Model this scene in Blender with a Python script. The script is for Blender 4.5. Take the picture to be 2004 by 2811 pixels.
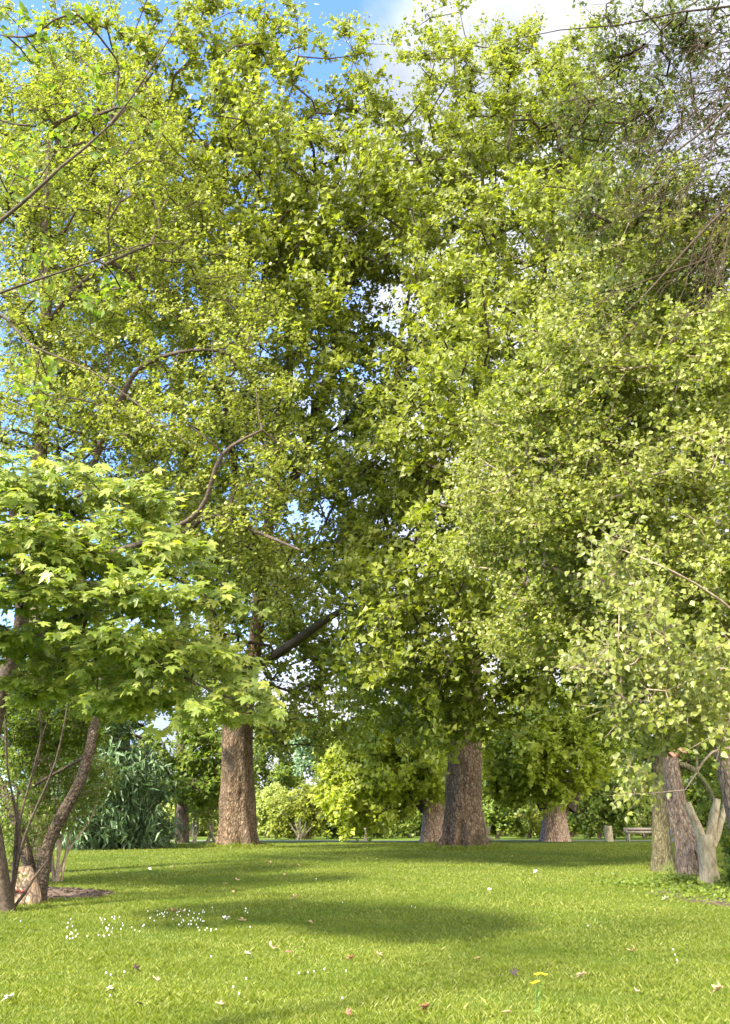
import bpy, math, random
import numpy as np
from mathutils import Vector, noise as mnoise
for o in list(bpy.data.objects): bpy.data.objects.remove(o)
R = math.radians
SC = bpy.context.scene
COL = SC.collection
rng = np.random.default_rng(7)
random.seed(7)

# ------------------------------------------------------------------ camera
W, H, F = 730, 1024, 950.0
HOR = 822.0
PITCH = math.atan((HOR-512)/F)
CAMZ = 1.6
cam = bpy.data.cameras.new('camera'); camo = bpy.data.objects.new('camera', cam); COL.objects.link(camo)
camo.location = (0, 0, CAMZ); camo.rotation_euler = (math.pi/2+PITCH, 0, 0)
cam.sensor_fit = 'VERTICAL'; cam.sensor_height = 36; cam.lens = F/H*36
cam.clip_end = 3000; cam.clip_start = 0.05
SC.camera = camo
# ------------------------------------------------------------------ light
SUN_EL = R(40); SUN_DIR = Vector((-0.77, -0.64, 0)).normalized()
sunv = Vector((SUN_DIR.x*math.cos(SUN_EL), SUN_DIR.y*math.cos(SUN_EL), math.sin(SUN_EL)))
sl = bpy.data.lights.new('sun', 'SUN'); sl.energy = 3.2; sl.angle = R(5); sl.color = (1, .93, .79)
so = bpy.data.objects.new('sun', sl); COL.objects.link(so); so.location = (-20, -20, 40)
so.rotation_euler = sunv.to_track_quat('Z', 'Y').to_euler()
world = bpy.data.worlds.new('World'); SC.world = world; world.use_nodes = True
nt = world.node_tree; nt.nodes.clear()
def N(nt, t, **k):
    n = nt.nodes.new(t)
    for a, b in k.items(): setattr(n, a, b)
    return n
def ramp(nt, stops, interp='LINEAR'):
    r = N(nt, 'ShaderNodeValToRGB'); r.color_ramp.interpolation = interp
    e = r.color_ramp.elements
    while len(e) < len(stops): e.new(.5)
    for i, (p, c) in enumerate(stops):
        e[i].position = p; e[i].color = (*c, 1) if len(c) == 3 else c
    return r
out = N(nt, 'ShaderNodeOutputWorld'); bg = N(nt, 'ShaderNodeBackground'); bg.inputs[1].default_value = .14
sky = N(nt, 'ShaderNodeTexSky', sky_type='NISHITA'); sky.sun_disc = False
sky.sun_elevation = SUN_EL; sky.sun_rotation = math.atan2(SUN_DIR.x, SUN_DIR.y)
sky.air_density = 1.0; sky.dust_density = .35; sky.ozone_density = 1.7
tc = N(nt, 'ShaderNodeTexCoord'); mp = N(nt, 'ShaderNodeMapping'); mp.inputs['Location'].default_value = (3.33, 1.2, .4)
mp.inputs['Scale'].default_value = (1, 1, 1.5)
nz = N(nt, 'ShaderNodeTexNoise'); nz.inputs['Scale'].default_value = 2.6; nz.inputs['Detail'].default_value = 7; nz.inputs['Roughness'].default_value = .52
nt.links.new(tc.outputs['Generated'], mp.inputs[0]); nt.links.new(mp.outputs[0], nz.inputs[0])
# cloud bank in view: more cloud to the right of the view and low on the horizon
sep = N(nt, 'ShaderNodeSeparateXYZ'); nt.links.new(tc.outputs['Generated'], sep.inputs[0])
m1 = N(nt, 'ShaderNodeMath', operation='MULTIPLY_ADD'); m1.inputs[1].default_value = .95; m1.inputs[2].default_value = .095
nt.links.new(sep.outputs['X'], m1.inputs[0])
m2 = N(nt, 'ShaderNodeMath', operation='MULTIPLY_ADD'); m2.inputs[1].default_value = -.42; m2.inputs[2].default_value = .27
nt.links.new(sep.outputs['Z'], m2.inputs[0])
a1 = N(nt, 'ShaderNodeMath', operation='ADD'); nt.links.new(nz.outputs['Fac'], a1.inputs[0]); nt.links.new(m1.outputs[0], a1.inputs[1])
a2 = N(nt, 'ShaderNodeMath', operation='ADD'); nt.links.new(a1.outputs[0], a2.inputs[0]); nt.links.new(m2.outputs[0], a2.inputs[1])
cr = ramp(nt, [(.50, (0, 0, 0)), (.60, (.8,)*3), (.72, (1, 1, 1))]); nt.links.new(a2.outputs[0], cr.inputs[0])
nz2 = N(nt, 'ShaderNodeTexNoise'); nz2.inputs['Scale'].default_value = 5; nz2.inputs['Detail'].default_value = 5
nt.links.new(tc.outputs['Generated'], nz2.inputs[0])
cc = ramp(nt, [(.3, (.85, .92, 1.25)), (.55, (1.5, 1.5, 1.56))]); nt.links.new(nz2.outputs['Fac'], cc.inputs[0])
mx = N(nt, 'ShaderNodeMix', data_type='RGBA'); nt.links.new(cr.outputs[0], mx.inputs['Factor'])
hv = N(nt, 'ShaderNodeMix', data_type='RGBA', blend_type='MULTIPLY'); hv.inputs['Factor'].default_value = 1; nt.links.new(sky.outputs[0], hv.inputs['A']); hv.inputs['B'].default_value = (.44, .55, .84, 1)
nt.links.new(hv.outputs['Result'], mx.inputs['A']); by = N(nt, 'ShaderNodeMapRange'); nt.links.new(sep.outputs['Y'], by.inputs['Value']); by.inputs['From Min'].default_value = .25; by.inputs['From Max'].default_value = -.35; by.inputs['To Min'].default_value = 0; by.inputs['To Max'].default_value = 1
b2_ = N(nt, 'ShaderNodeMix', data_type='RGBA'); nt.links.new(by.outputs[0], b2_.inputs['Factor']); nt.links.new(cc.outputs[0], b2_.inputs['A']); b2_.inputs['B'].default_value = (6.5, 6.3, 6.1, 1)  # unseen brighter, denser clouds behind the camera, added as neutral fill light
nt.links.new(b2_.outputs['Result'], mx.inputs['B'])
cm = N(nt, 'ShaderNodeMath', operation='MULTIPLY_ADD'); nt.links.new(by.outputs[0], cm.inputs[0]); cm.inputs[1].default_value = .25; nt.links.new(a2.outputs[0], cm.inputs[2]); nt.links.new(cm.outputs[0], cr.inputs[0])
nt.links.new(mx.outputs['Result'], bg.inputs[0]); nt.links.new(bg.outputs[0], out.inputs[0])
vs = SC.view_settings; vs.view_transform = 'Standard'; vs.look = 'None'; vs.gamma = 1; vs.use_curve_mapping = False
vs.exposure = 2.65
SC.render.engine = 'CYCLES'
SC.render.resolution_x = W; SC.render.resolution_y = H
cy = SC.cycles; cy.max_bounces = 12; cy.diffuse_bounces = 9; cy.transmission_bounces = 8; cy.glossy_bounces = 2; cy.transparent_max_bounces = 4
cy.sample_clamp_indirect = 6

# ------------------------------------------------------------------ geometry of the place
CP, SP = math.cos(PITCH), math.sin(PITCH)
def scale_at(py, Y):
    y = -(py-512)/F
    return Y/(CP-y*SP)/F            # metres per pixel
def at(px, py, Y):
    y = -(py-512)/F; t = Y/(CP-y*SP)
    return Vector(((px-365)/F*t, Y, CAMZ+t*(y*CP+SP)))
def sst(a, b, x):
    t = min(1, max(0, (x-a)/(b-a))); return t*t*(3-2*t)
def gz(x, y):
    return .68*sst(3, 37, y) - .02*sst(42, 60, y) + .02*math.sin(x*.45+1)*math.cos(y*.3) * sst(4, 12, y)
def on_ground(px, py):
    best = None; Y = 5.0
    while Y < 70:
        p = at(px, py, Y)
        if p.z <= gz(p.x, Y): return Vector((p.x, Y, gz(p.x, Y)))
        Y += .05
    return Vector((at(px, py, 60).x, 60, gz(0, 60)))
def gp(x, y, dz=0): return Vector((x, y, gz(x, y)+dz))

# ------------------------------------------------------------------ meshes and tags
def mesh_np(name, V, faces, mat, parent=None, smooth=False, mats=None, midx=None):
    """V (n,3); faces: list of (m,k) int arrays"""
    me = bpy.data.meshes.new(name)
    V = np.asarray(V, dtype=np.float32)
    faces = [np.asarray(f, dtype=np.int32) for f in faces if len(f)]
    me.vertices.add(len(V)); me.vertices.foreach_set('co', V.ravel())
    nl = sum(f.size for f in faces); nf = sum(len(f) for f in faces)
    me.loops.add(nl); me.loops.foreach_set('vertex_index', np.concatenate([f.ravel() for f in faces]))
    me.polygons.add(nf)
    tot = np.concatenate([np.full(len(f), f.shape[1], np.int32) for f in faces])
    st = np.zeros(nf, np.int32); st[1:] = np.cumsum(tot)[:-1]
    me.polygons.foreach_set('loop_start', st)
    try: me.polygons.foreach_set('loop_total', tot)
    except Exception: pass
    for m in (mats or [mat]): me.materials.append(m)
    if midx is not None: me.polygons.foreach_set('material_index', np.asarray(midx, np.int32))
    me.update(calc_edges=True); me.validate()
    if smooth: me.polygons.foreach_set('use_smooth', np.ones(len(me.polygons), bool))
    o = bpy.data.objects.new(name, me); COL.objects.link(o)
    if parent: o.parent = parent
    return o
def tag(o, label=None, cat=None, group=None, kind=None):
    if label: o['label'] = label
    if cat: o['category'] = cat
    if group: o['group'] = group
    if kind: o['kind'] = kind
    return o
def empty(name, loc, label, cat, group=None):
    o = bpy.data.objects.new(name, None); COL.objects.link(o); o.location = loc; o.empty_display_size = .3
    return tag(o, label, cat, group)
class MB:
    """collects geometry for ONE mesh object, in world coordinates"""
    def __init__(s): s.v = []; s.f = {}; s.n = 0
    def add(s, V, faces):
        V = np.asarray(V, float).reshape(-1, 3); s.v.append(V)
        for f in faces:
            f = np.asarray(f, int)
            if f.size: s.f.setdefault(f.shape[1], []).append(f+s.n)
        s.n += len(V)
    def build(s, name, mat, parent=None, smooth=False):
        V = np.concatenate(s.v)
        if parent is not None: V = V - np.array(parent.matrix_world.translation if parent.parent else parent.location)
        return mesh_np(name, V, [np.concatenate(s.f[k]) for k in sorted(s.f)], mat, parent, smooth)
    def tube(s, pts, rad, sides=6, cap=True):
        pts = [Vector(p) for p in pts]; n = len(pts)
        if n < 2: return
        V = []; u = None
        for i, p in enumerate(pts):
            d = (pts[min(i+1, n-1)]-pts[max(i-1, 0)])
            d = d.normalized() if d.length > 1e-9 else Vector((0, 0, 1))
            if u is None: u = d.orthogonal().normalized()
            else:
                u = u-d*u.dot(d); u = u.normalized() if u.length > 1e-6 else d.orthogonal().normalized()
            w = d.cross(u)
            for k in range(sides):
                a = 2*math.pi*k/sides; V.append(p+(u*math.cos(a)+w*math.sin(a))*rad[i])
        fs = [(i*sides+k, i*sides+(k+1) % sides, (i+1)*sides+(k+1) % sides, (i+1)*sides+k) for i in range(n-1) for k in range(sides)]
        s.add(V, [fs])
        if cap: s.add(V[-sides:], [[tuple(range(sides))]])
    def box(s, c, d, rz=0):
        x, y, z = [q/2 for q in d]; ca, sa = math.cos(rz), math.sin(rz)
        V = [(c[0]+ca*i*x-sa*j*y, c[1]+sa*i*x+ca*j*y, c[2]+k*z) for i in (-1, 1) for j in (-1, 1) for k in (-1, 1)]
        s.add(V, [[(0, 1, 3, 2), (4, 6, 7, 5), (0, 4, 5, 1), (2, 3, 7, 6), (0, 2, 6, 4), (1, 5, 7, 3)]])
    def twigs(s, A, B, r):
        """3-sided twigs from A to B, vectorised"""
        A = np.asarray(A); B = np.asarray(B); n = len(A)
        if n == 0: return
        d = B-A; d /= np.linalg.norm(d, axis=1, keepdims=True)+1e-9
        u = np.cross(d, np.array([.3, .2, 1.])); u /= np.linalg.norm(u, axis=1, keepdims=True)+1e-9
        w = np.cross(d, u); V = np.zeros((n, 6, 3)); rr = np.broadcast_to(np.asarray(r, float), (n,))[:, None]
        for k in range(3):
            a = 2*math.pi*k/3; o = (u*math.cos(a)+w*math.sin(a))*rr
            V[:, k] = A+o; V[:, 3+k] = B+o*.45
        b = (np.arange(n)*6)[:, None]
        fs = np.concatenate([b+np.array([[k, (k+1) % 3, 3+(k+1) % 3, 3+k]]) for k in range(3)])
        s.add(V, [fs])

# ------------------------------------------------------------------ materials
def new_mat(name):
    m = bpy.data.materials.new(name); m.use_nodes = True; m.node_tree.nodes.clear(); return m, m.node_tree
def leaf_mat(name, cols, patch=None, trans=.5, rough=.45, spec=.35, pscale=.25, tint=(1.32, 1.4, .5)):
    m, t = new_mat(name); L = t.links.new
    g = N(t, 'ShaderNodeNewGeometry'); n = len(cols)
    r = ramp(t, [(i/(n-1) if n > 1 else 0, c) for i, c in enumerate(cols)]); L(g.outputs['Random Per Island'], r.inputs[0])
    col = r.outputs[0]
    if patch:
        tcn = N(t, 'ShaderNodeTexCoord'); nn = N(t, 'ShaderNodeTexNoise'); nn.inputs['Scale'].default_value = pscale; nn.inputs['Detail'].default_value = 3
        L(tcn.outputs['Object'], nn.inputs[0]); rr = ramp(t, [(.45, (0, 0, 0)), (.68, (.75,)*3)]); L(nn.outputs['Fac'], rr.inputs[0])
        mm = N(t, 'ShaderNodeMix', data_type='RGBA'); L(rr.outputs[0], mm.inputs['Factor']); L(col, mm.inputs['A']); mm.inputs['B'].default_value = (*patch, 1); col = mm.outputs['Result']
    p = N(t, 'ShaderNodeBsdfPrincipled'); p.inputs['Roughness'].default_value = rough; p.inputs['Specular IOR Level'].default_value = spec
    L(col, p.inputs['Base Color'])
    tr = N(t, 'ShaderNodeBsdfTranslucent'); tm = N(t, 'ShaderNodeMix', data_type='RGBA', blend_type='MULTIPLY'); tm.inputs['Factor'].default_value = 1
    L(col, tm.inputs['A']); tm.inputs['B'].default_value = (*tint, 1); L(tm.outputs['Result'], tr.inputs[0])
    ms = N(t, 'ShaderNodeMixShader'); ms.inputs[0].default_value = trans; L(p.outputs[0], ms.inputs[1]); L(tr.outputs[0], ms.inputs[2])
    o = N(t, 'ShaderNodeOutputMaterial'); L(ms.outputs[0], o.inputs[0]); return m
def bark_mat(name, dark, mid, light, scale=3.0, stretch=.35, bump=.6, plate=True, mossy=None):
    m, t = new_mat(name); L = t.links.new
    tcn = N(t, 'ShaderNodeTexCoord'); mp = N(t, 'ShaderNodeMapping'); mp.inputs['Scale'].default_value = (scale, scale, scale*stretch)
    L(tcn.outputs['Object'], mp.inputs[0])
    n1 = N(t, 'ShaderNodeTexNoise'); n1.inputs['Scale'].default_value = 2.2; n1.inputs['Detail'].default_value = 8; n1.inputs['Roughness'].default_value = .65; L(mp.outputs[0], n1.inputs[0])
    vo = N(t, 'ShaderNodeTexVoronoi', feature='DISTANCE_TO_EDGE'); vo.inputs['Scale'].default_value = 2.4
    ad = N(t, 'ShaderNodeMix', data_type='RGBA', blend_type='ADD'); ad.inputs['Factor'].default_value = .35; L(mp.outputs[0], ad.inputs['A']); L(n1.outputs['Color'], ad.inputs['B']); L(ad.outputs['Result'], vo.inputs[0])
    r = ramp(t, [(.28, dark), (.48, mid), (.72, light)]); L(n1.outputs['Fac'], r.inputs[0])
    cr = ramp(t, [(0, (.25,)*3), (.12, (1, 1, 1))]); L(vo.outputs['Distance'], cr.inputs[0])
    mu = N(t, 'ShaderNodeMix', data_type='RGBA', blend_type='MULTIPLY'); mu.inputs['Factor'].default_value = .8 if plate else .25; L(r.outputs[0], mu.inputs['A']); L(cr.outputs[0], mu.inputs['B'])
    col = mu.outputs['Result']
    if mossy:
        n2 = N(t, 'ShaderNodeTexNoise'); n2.inputs['Scale'].default_value = 1.1; n2.inputs['Detail'].default_value = 5; L(tcn.outputs['Object'], n2.inputs[0])
        r2 = ramp(t, [(.5, (0, 0, 0)), (.62, (.8,)*3)]); L(n2.outputs['Fac'], r2.inputs[0])
        m2 = N(t, 'ShaderNodeMix', data_type='RGBA'); L(r2.outputs[0], m2.inputs['Factor']); L(col, m2.inputs['A']); m2.inputs['B'].default_value = (*mossy, 1); col = m2.outputs['Result']
    p = N(t, 'ShaderNodeBsdfPrincipled'); p.inputs['Roughness'].default_value = .9; p.inputs['Specular IOR Level'].default_value = .15; L(col, p.inputs['Base Color'])
    hs = N(t, 'ShaderNodeMath', operation='ADD'); L(n1.outputs['Fac'], hs.inputs[0]); L(vo.outputs['Distance'], hs.inputs[1])
    b = N(t, 'ShaderNodeBump'); b.inputs['Strength'].default_value = bump; b.inputs['Distance'].default_value = .12; L(hs.outputs[0], b.inputs['Height']); L(b.outputs[0], p.inputs['Normal'])
    o = N(t, 'ShaderNodeOutputMaterial'); L(p.outputs[0], o.inputs[0]); return m
def plain_mat(name, cols, scale=8, rough=.8, bump=.3, detail=6):
    m, t = new_mat(name); L = t.links.new
    tcn = N(t, 'ShaderNodeTexCoord'); n1 = N(t, 'ShaderNodeTexNoise'); n1.inputs['Scale'].default_value = scale; n1.inputs['Detail'].default_value = detail; L(tcn.outputs['Object'], n1.inputs[0])
    r = ramp(t, [(.3+.4*i/max(1, len(cols)-1), c) for i, c in enumerate(cols)]); L(n1.outputs['Fac'], r.inputs[0])
    p = N(t, 'ShaderNodeBsdfPrincipled'); p.inputs['Roughness'].default_value = rough; L(r.outputs[0], p.inputs['Base Color'])
    b = N(t, 'ShaderNodeBump'); b.inputs['Strength'].default_value = bump; b.inputs['Distance'].default_value = .02; L(n1.outputs['Fac'], b.inputs['Height']); L(b.outputs[0], p.inputs['Normal'])
    o = N(t, 'ShaderNodeOutputMaterial'); L(p.outputs[0], o.inputs[0]); return m

M = {}
M['plane_leaf'] = leaf_mat('plane_leaf', [(0.094, 0.119, 0.014), (0.151, 0.174, 0.019), (0.201, 0.225, 0.025), (0.263, 0.293, 0.048)], patch=(0.201, 0.225, 0.031))
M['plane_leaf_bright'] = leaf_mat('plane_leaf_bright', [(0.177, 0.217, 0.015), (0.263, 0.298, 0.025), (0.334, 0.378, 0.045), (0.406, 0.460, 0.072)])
M['fine_leaf'] = leaf_mat('fine_leaf', [(0.112, 0.135, 0.018), (0.181, 0.203, 0.030), (0.248, 0.276, 0.048), (0.319, 0.349, 0.091)], patch=(0.207, 0.214, 0.047), pscale=.4)
M['right_leaf'] = leaf_mat('right_leaf', [(0.088, 0.113, 0.015), (0.162, 0.180, 0.022), (0.231, 0.260, 0.039), (0.351, 0.383, 0.116)], patch=(0.207, 0.214, 0.047), pscale=.5)
M['twig_leaf'] = leaf_mat('twig_leaf', [(0.043, 0.068, 0.012), (0.088, 0.113, 0.018), (0.130, 0.146, 0.030)])
M['maple_leaf'] = leaf_mat('maple_leaf', [(0.141, 0.190, 0.034), (0.192, 0.238, 0.045), (0.255, 0.296, 0.064), (0.319, 0.328, 0.065)], trans=.5, rough=.4, tint=(1.35, 1.45, .4))
M['heart_leaf'] = leaf_mat('heart_leaf', [(0.103, 0.125, 0.015), (0.160, 0.181, 0.024), (0.223, 0.237, 0.047)], trans=.48, rough=.42, spec=.4)
M['dark_leaf'] = leaf_mat('dark_leaf', [(0.076, 0.119, 0.012), (0.121, 0.169, 0.018), (0.187, 0.225, 0.023)])
M['blue_leaf'] = leaf_mat('blue_leaf', [(0.072, 0.124, 0.049), (0.124, 0.192, 0.083), (0.227, 0.316, 0.165)], rough=.4, trans=.35, tint=(1.2, 1.3, .7))
M['mid_leaf'] = leaf_mat('mid_leaf', [(0.075, 0.124, 0.015), (0.139, 0.192, 0.025), (0.227, 0.270, 0.048)])
M['pale_leaf'] = leaf_mat('pale_leaf', [(0.223, 0.248, 0.047), (0.303, 0.338, 0.083), (0.393, 0.439, 0.143)])
M['olive_leaf'] = leaf_mat('olive_leaf', [(0.157, 0.174, 0.021), (0.231, 0.260, 0.031), (0.303, 0.338, 0.059)])
M['cherry_leaf'] = leaf_mat('cherry_leaf', [(0.088, 0.146, 0.020), (0.151, 0.214, 0.031), (0.214, 0.248, 0.031)])
M['plane_bark'] = bark_mat('plane_bark', (.045, .028, .016), (.175, .115, .07), (.36, .27, .175), scale=4.6, stretch=.5, bump=1.0, mossy=(.10, .075, .045))
M['stout_bark'] = bark_mat('stout_bark', (.19, .115, .075), (.42, .28, .19), (.58, .45, .33), scale=3.6, stretch=.6, bump=.8)
M['grey_bark'] = bark_mat('grey_bark', (.05, .038, .025), (.11, .085, .06), (.20, .165, .12), scale=5, stretch=.3)
M['branch_bark'] = bark_mat('branch_bark', (.03, .022, .016), (.065, .048, .034), (.12, .09, .065), scale=6, stretch=1, bump=.3, plate=False)
M['brown_twig'] = bark_mat('brown_twig', (.018, .012, .007), (.045, .032, .018), (.09, .068, .042), scale=8, stretch=1, bump=.2, plate=False)
M['pale_twig'] = bark_mat('pale_twig', (.18, .12, .08), (.30, .22, .16), (.42, .34, .25), scale=8, stretch=1, bump=.2, plate=False)
M['red_bark'] = bark_mat('red_bark', (.08, .05, .035), (.28, .20, .14), (.46, .37, .28), scale=8, stretch=.3, bump=.9)
M['pale_bark'] = bark_mat('pale_bark', (.14, .11, .06), (.34, .28, .17), (.48, .42, .28), scale=4, stretch=.4, bump=.4, plate=False)
M['moss_bark'] = bark_mat('moss_bark', (.045, .04, .022), (.10, .085, .045), (.17, .15, .08), scale=6, stretch=.35, mossy=(.09, .11, .03))
M['stem_bark'] = bark_mat('stem_bark', (.045, .034, .024), (.11, .08, .055), (.21, .165, .12), scale=7, stretch=.8, bump=.9)
M['cut_wood'] = plain_mat('cut_wood', [(.22, .10, .06), (.40, .22, .14)], scale=12)
M['hollow'] = plain_mat('hollow', [(.006, .005, .004), (.02, .015, .01)], scale=9)

# ------------------------------------------------------------------ leaves
def T_rhomb(w=.34): return np.array([(0, 0, 0), (.45, -w, .07), (1, 0, -.1), (.45, w, .07)]), [np.array([(0, 1, 2), (0, 2, 3)])]
def T_plane(): return np.array([(0, 0, 0), (.12, -.52, .1), (.55, -.24, .02), (1, 0, -.12), (.55, .24, .02), (.12, .52, .1)]), [np.array([(0, 1, 2, 3), (0, 3, 4, 5)])]
def T_maple():
    half = [(180, .10), (150, .30), (125, .46), (104, .66), (92, .45), (76, .44), (64, .72), (50, .92), (43, .66), (28, .46), (18, .70), (10, .78), (0, 1.0)]
    P = [(0, 0, 0)]
    def pt(a, r): x = r*math.cos(R(a)); y = r*math.sin(R(a)); return (x, y, -.22*r*r+.05*abs(math.sin(R(a)*3)))
    for a, r in half: P.append(pt(a, r))
    for a, r in half[::-1][1:-1]: P.append(pt(-a, r))
    n = len(P)-1
    P = np.array(P); P[:, 0] += .12
    return P, [np.array([(0, 1+i, 1+(i+1) % n) for i in range(n)])]
def T_heart():
    s = [(0, 0), (-.08, .18), (.05, .36), (.28, .42), (.55, .33), (.8, .14), (1.05, 0)]
    P = [(x, 0, -.12*x*x) if y == 0 else (x, y, .16*y-.12*x*x) for x, y in s]
    Lf = [(x, -y, .16*y-.12*x*x) for x, y in s[1:-1]]
    return np.array(P+Lf), [np.array([[0, 1, 2, 3, 4, 5, 6]]), np.array([[0, 6, 11, 10, 9, 8, 7]])]
def T_long(w=.13): return np.array([(0, 0, 0), (.35, -w, .04), (1, 0, -.25), (.35, w, .04)]), [np.array([(0, 1, 2), (0, 2, 3)])]
TEMPL = dict(rhomb=T_rhomb(), round=T_rhomb(.42), plane=T_plane(), maple=T_maple(), heart=T_heart(), long=T_long(), oval=T_rhomb(.27))
def unit(v): return v/(np.linalg.norm(v, axis=-1, keepdims=True)+1e-9)
def leaf_arrays(P, size, kind, up=.7, droop=.3, face=None, axis=None, spread=1.0):
    n = len(P); T, fs = TEMPL[kind]
    nr = unit(np.array([0, 0, up])+(face if face is not None else 0)+rng.normal(size=(n, 3))*.6*spread)
    ax = rng.normal(size=(n, 3)) if axis is None else axis+rng.normal(size=(n, 3))*.5
    ax = ax + np.array([0, 0, -droop]); ax = unit(ax-nr*np.sum(ax*nr, 1, keepdims=True)); b = np.cross(nr, ax)
    s = size*rng.uniform(.5, 1.3, n)
    V = P[:, None]+s[:, None, None]*(T[None, :, 0:1]*ax[:, None]+T[None, :, 1:2]*b[:, None]+T[None, :, 2:3]*nr[:, None])
    k = len(T); base = (np.arange(n)*k)[:, None, None]
    return V.reshape(-1, 3), [(f[None]+base).reshape(-1, f.shape[1]) for f in fs]

# ------------------------------------------------------------------ tree growing
def blob(px, py, rx, ry, Y, dm=None):
    s = scale_at(py, Y); c = at(px, py, Y)
    return (np.array(c), np.array([rx*s, dm if dm else max(rx, ry)*s*.8, ry*s]))
def sample_blobs(blobs, n, shell=.5):
    vol = np.array([b[1].prod()**.75 for b in blobs]); ids = rng.choice(len(blobs), n, p=vol/vol.sum())
    d = unit(rng.normal(size=(n, 3))); r = rng.uniform(0, 1, n)**(shell/1.5)
    C = np.array([b[0] for b in blobs])[ids]; S = np.array([b[1] for b in blobs])[ids]
    return C+d*r[:, None]*S
def grow(main, att, step=.6, wig=.12, root_pen=.25, maxn=14):
    """main: list of polylines (list of points) already joined; att: points to reach.  returns chains for tubes"""
    P = []; par = []; D = []
    for ln, attach in main:
        prev = attach
        for p in ln:
            if prev is None and len(P): prev = int(np.argmin([np.linalg.norm(np.array(p)-q) for q in P]))
            P.append(np.array(p, float)); par.append(-1 if prev is None else prev); prev = len(P)-1
    nmain = len(P)
    dist = [0.0]*nmain
    for i in range(nmain):
        if par[i] >= 0: dist[i] = dist[par[i]]+np.linalg.norm(P[i]-P[par[i]])
    A = np.array(P); mn = np.min(np.linalg.norm(att[:, None]-A[None], axis=2), axis=1)
    order = np.argsort(mn)
    arr = np.zeros((nmain+len(att)*maxn+10, 3)); arr[:nmain] = A; da = np.zeros(len(arr)); da[:nmain] = dist; n = nmain
    tips = []
    for j in order:
        a = att[j]; dd = np.linalg.norm(arr[:n]-a, axis=1)
        # branches climb: prefer joining below the goal
        k = int(np.argmin(dd+root_pen*dd*np.clip((arr[:n, 2]-a[2])/(dd+1e-6)+.2, 0, 1)+.04*da[:n]))
        d = dd[k]; m = max(1, min(maxn, int(d/step))); p0 = arr[k]
        pd = arr[k]-arr[par[k]] if par[k] >= 0 else np.array([0, 0, 1.]); pd = pd/(np.linalg.norm(pd)+1e-9)
        c = p0+(pd*.45+np.array([0, 0, .12]))*d*.5
        prev = k
        for i in range(1, m+1):
            t = i/m; q = (1-t)**2*p0+2*t*(1-t)*c+t*t*a
            if i < m: q = q+rng.normal(size=3)*wig*min(1, d/2)
            arr[n] = q; par.append(prev); da[n] = da[prev]+np.linalg.norm(q-arr[prev]); prev = n; n += 1
        tips.append(prev)
    return arr[:n], np.array(par), nmain, np.array(tips)
def chains_of(arr, par, nmain, tips, r0, expo=.42, skip_main=False, rmax=9):
    n = len(arr); w = np.zeros(n); w[tips] += 1
    for i in range(n-1, 0, -1):
        if par[i] >= 0: w[par[i]] += w[i]
    w = np.maximum(w, 1); rad = np.minimum(r0*w**expo, rmax)
    kids = [[] for _ in range(n)]
    for i in range(n):
        if par[i] >= 0: kids[par[i]].append(i)
    ch = []
    starts = [(None, i) for i in range(n) if par[i] < 0]
    while starts:
        p, i = starts.pop(); path = []; rr = []
        if p is not None: path.append(arr[p]); rr.append(rad[i])
        while True:
            path.append(arr[i]); rr.append(rad[i])
            ks = kids[i]
            if not ks: rr[-1] *= .6; break
            ks = sorted(ks, key=lambda q: -w[q]); starts += [(i, q) for q in ks[1:]]; i = ks[0]
        ch.append((path, rr))
    return ch, rad
def sprigs(mb_b, tips_xyz, k, tl, nleaf, up=.35, tr=.006, origin=None, keep=1.0, flat=1.0, outw=.7):
    """k twigs from every tip, nleaf leaf positions along each; returns leaf positions and twig directions"""
    n = len(tips_xyz); A = np.repeat(tips_xyz, k, 0)
    d = rng.normal(size=(n*k, 3))*np.array([1, 1, flat]); d = unit(d)
    if origin is not None: d = d+outw*unit(A-origin)
    d = unit(d+np.array([0, 0, up])); L = tl*rng.uniform(.4, 1.2, n*k)
    B = A+d*L[:, None]
    if mb_b is not None:
        mk = rng.random(n*k) < keep; mb_b.twigs(A[mk], B[mk], tr)
    t = rng.uniform(.15, 1.05, (n*k, nleaf)); P = A[:, None]+(B-A)[:, None]*t[..., None]
    P = P+rng.normal(size=P.shape)*tl*.10
    return P.reshape(-1, 3), np.repeat(d, nleaf, 0)

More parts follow.
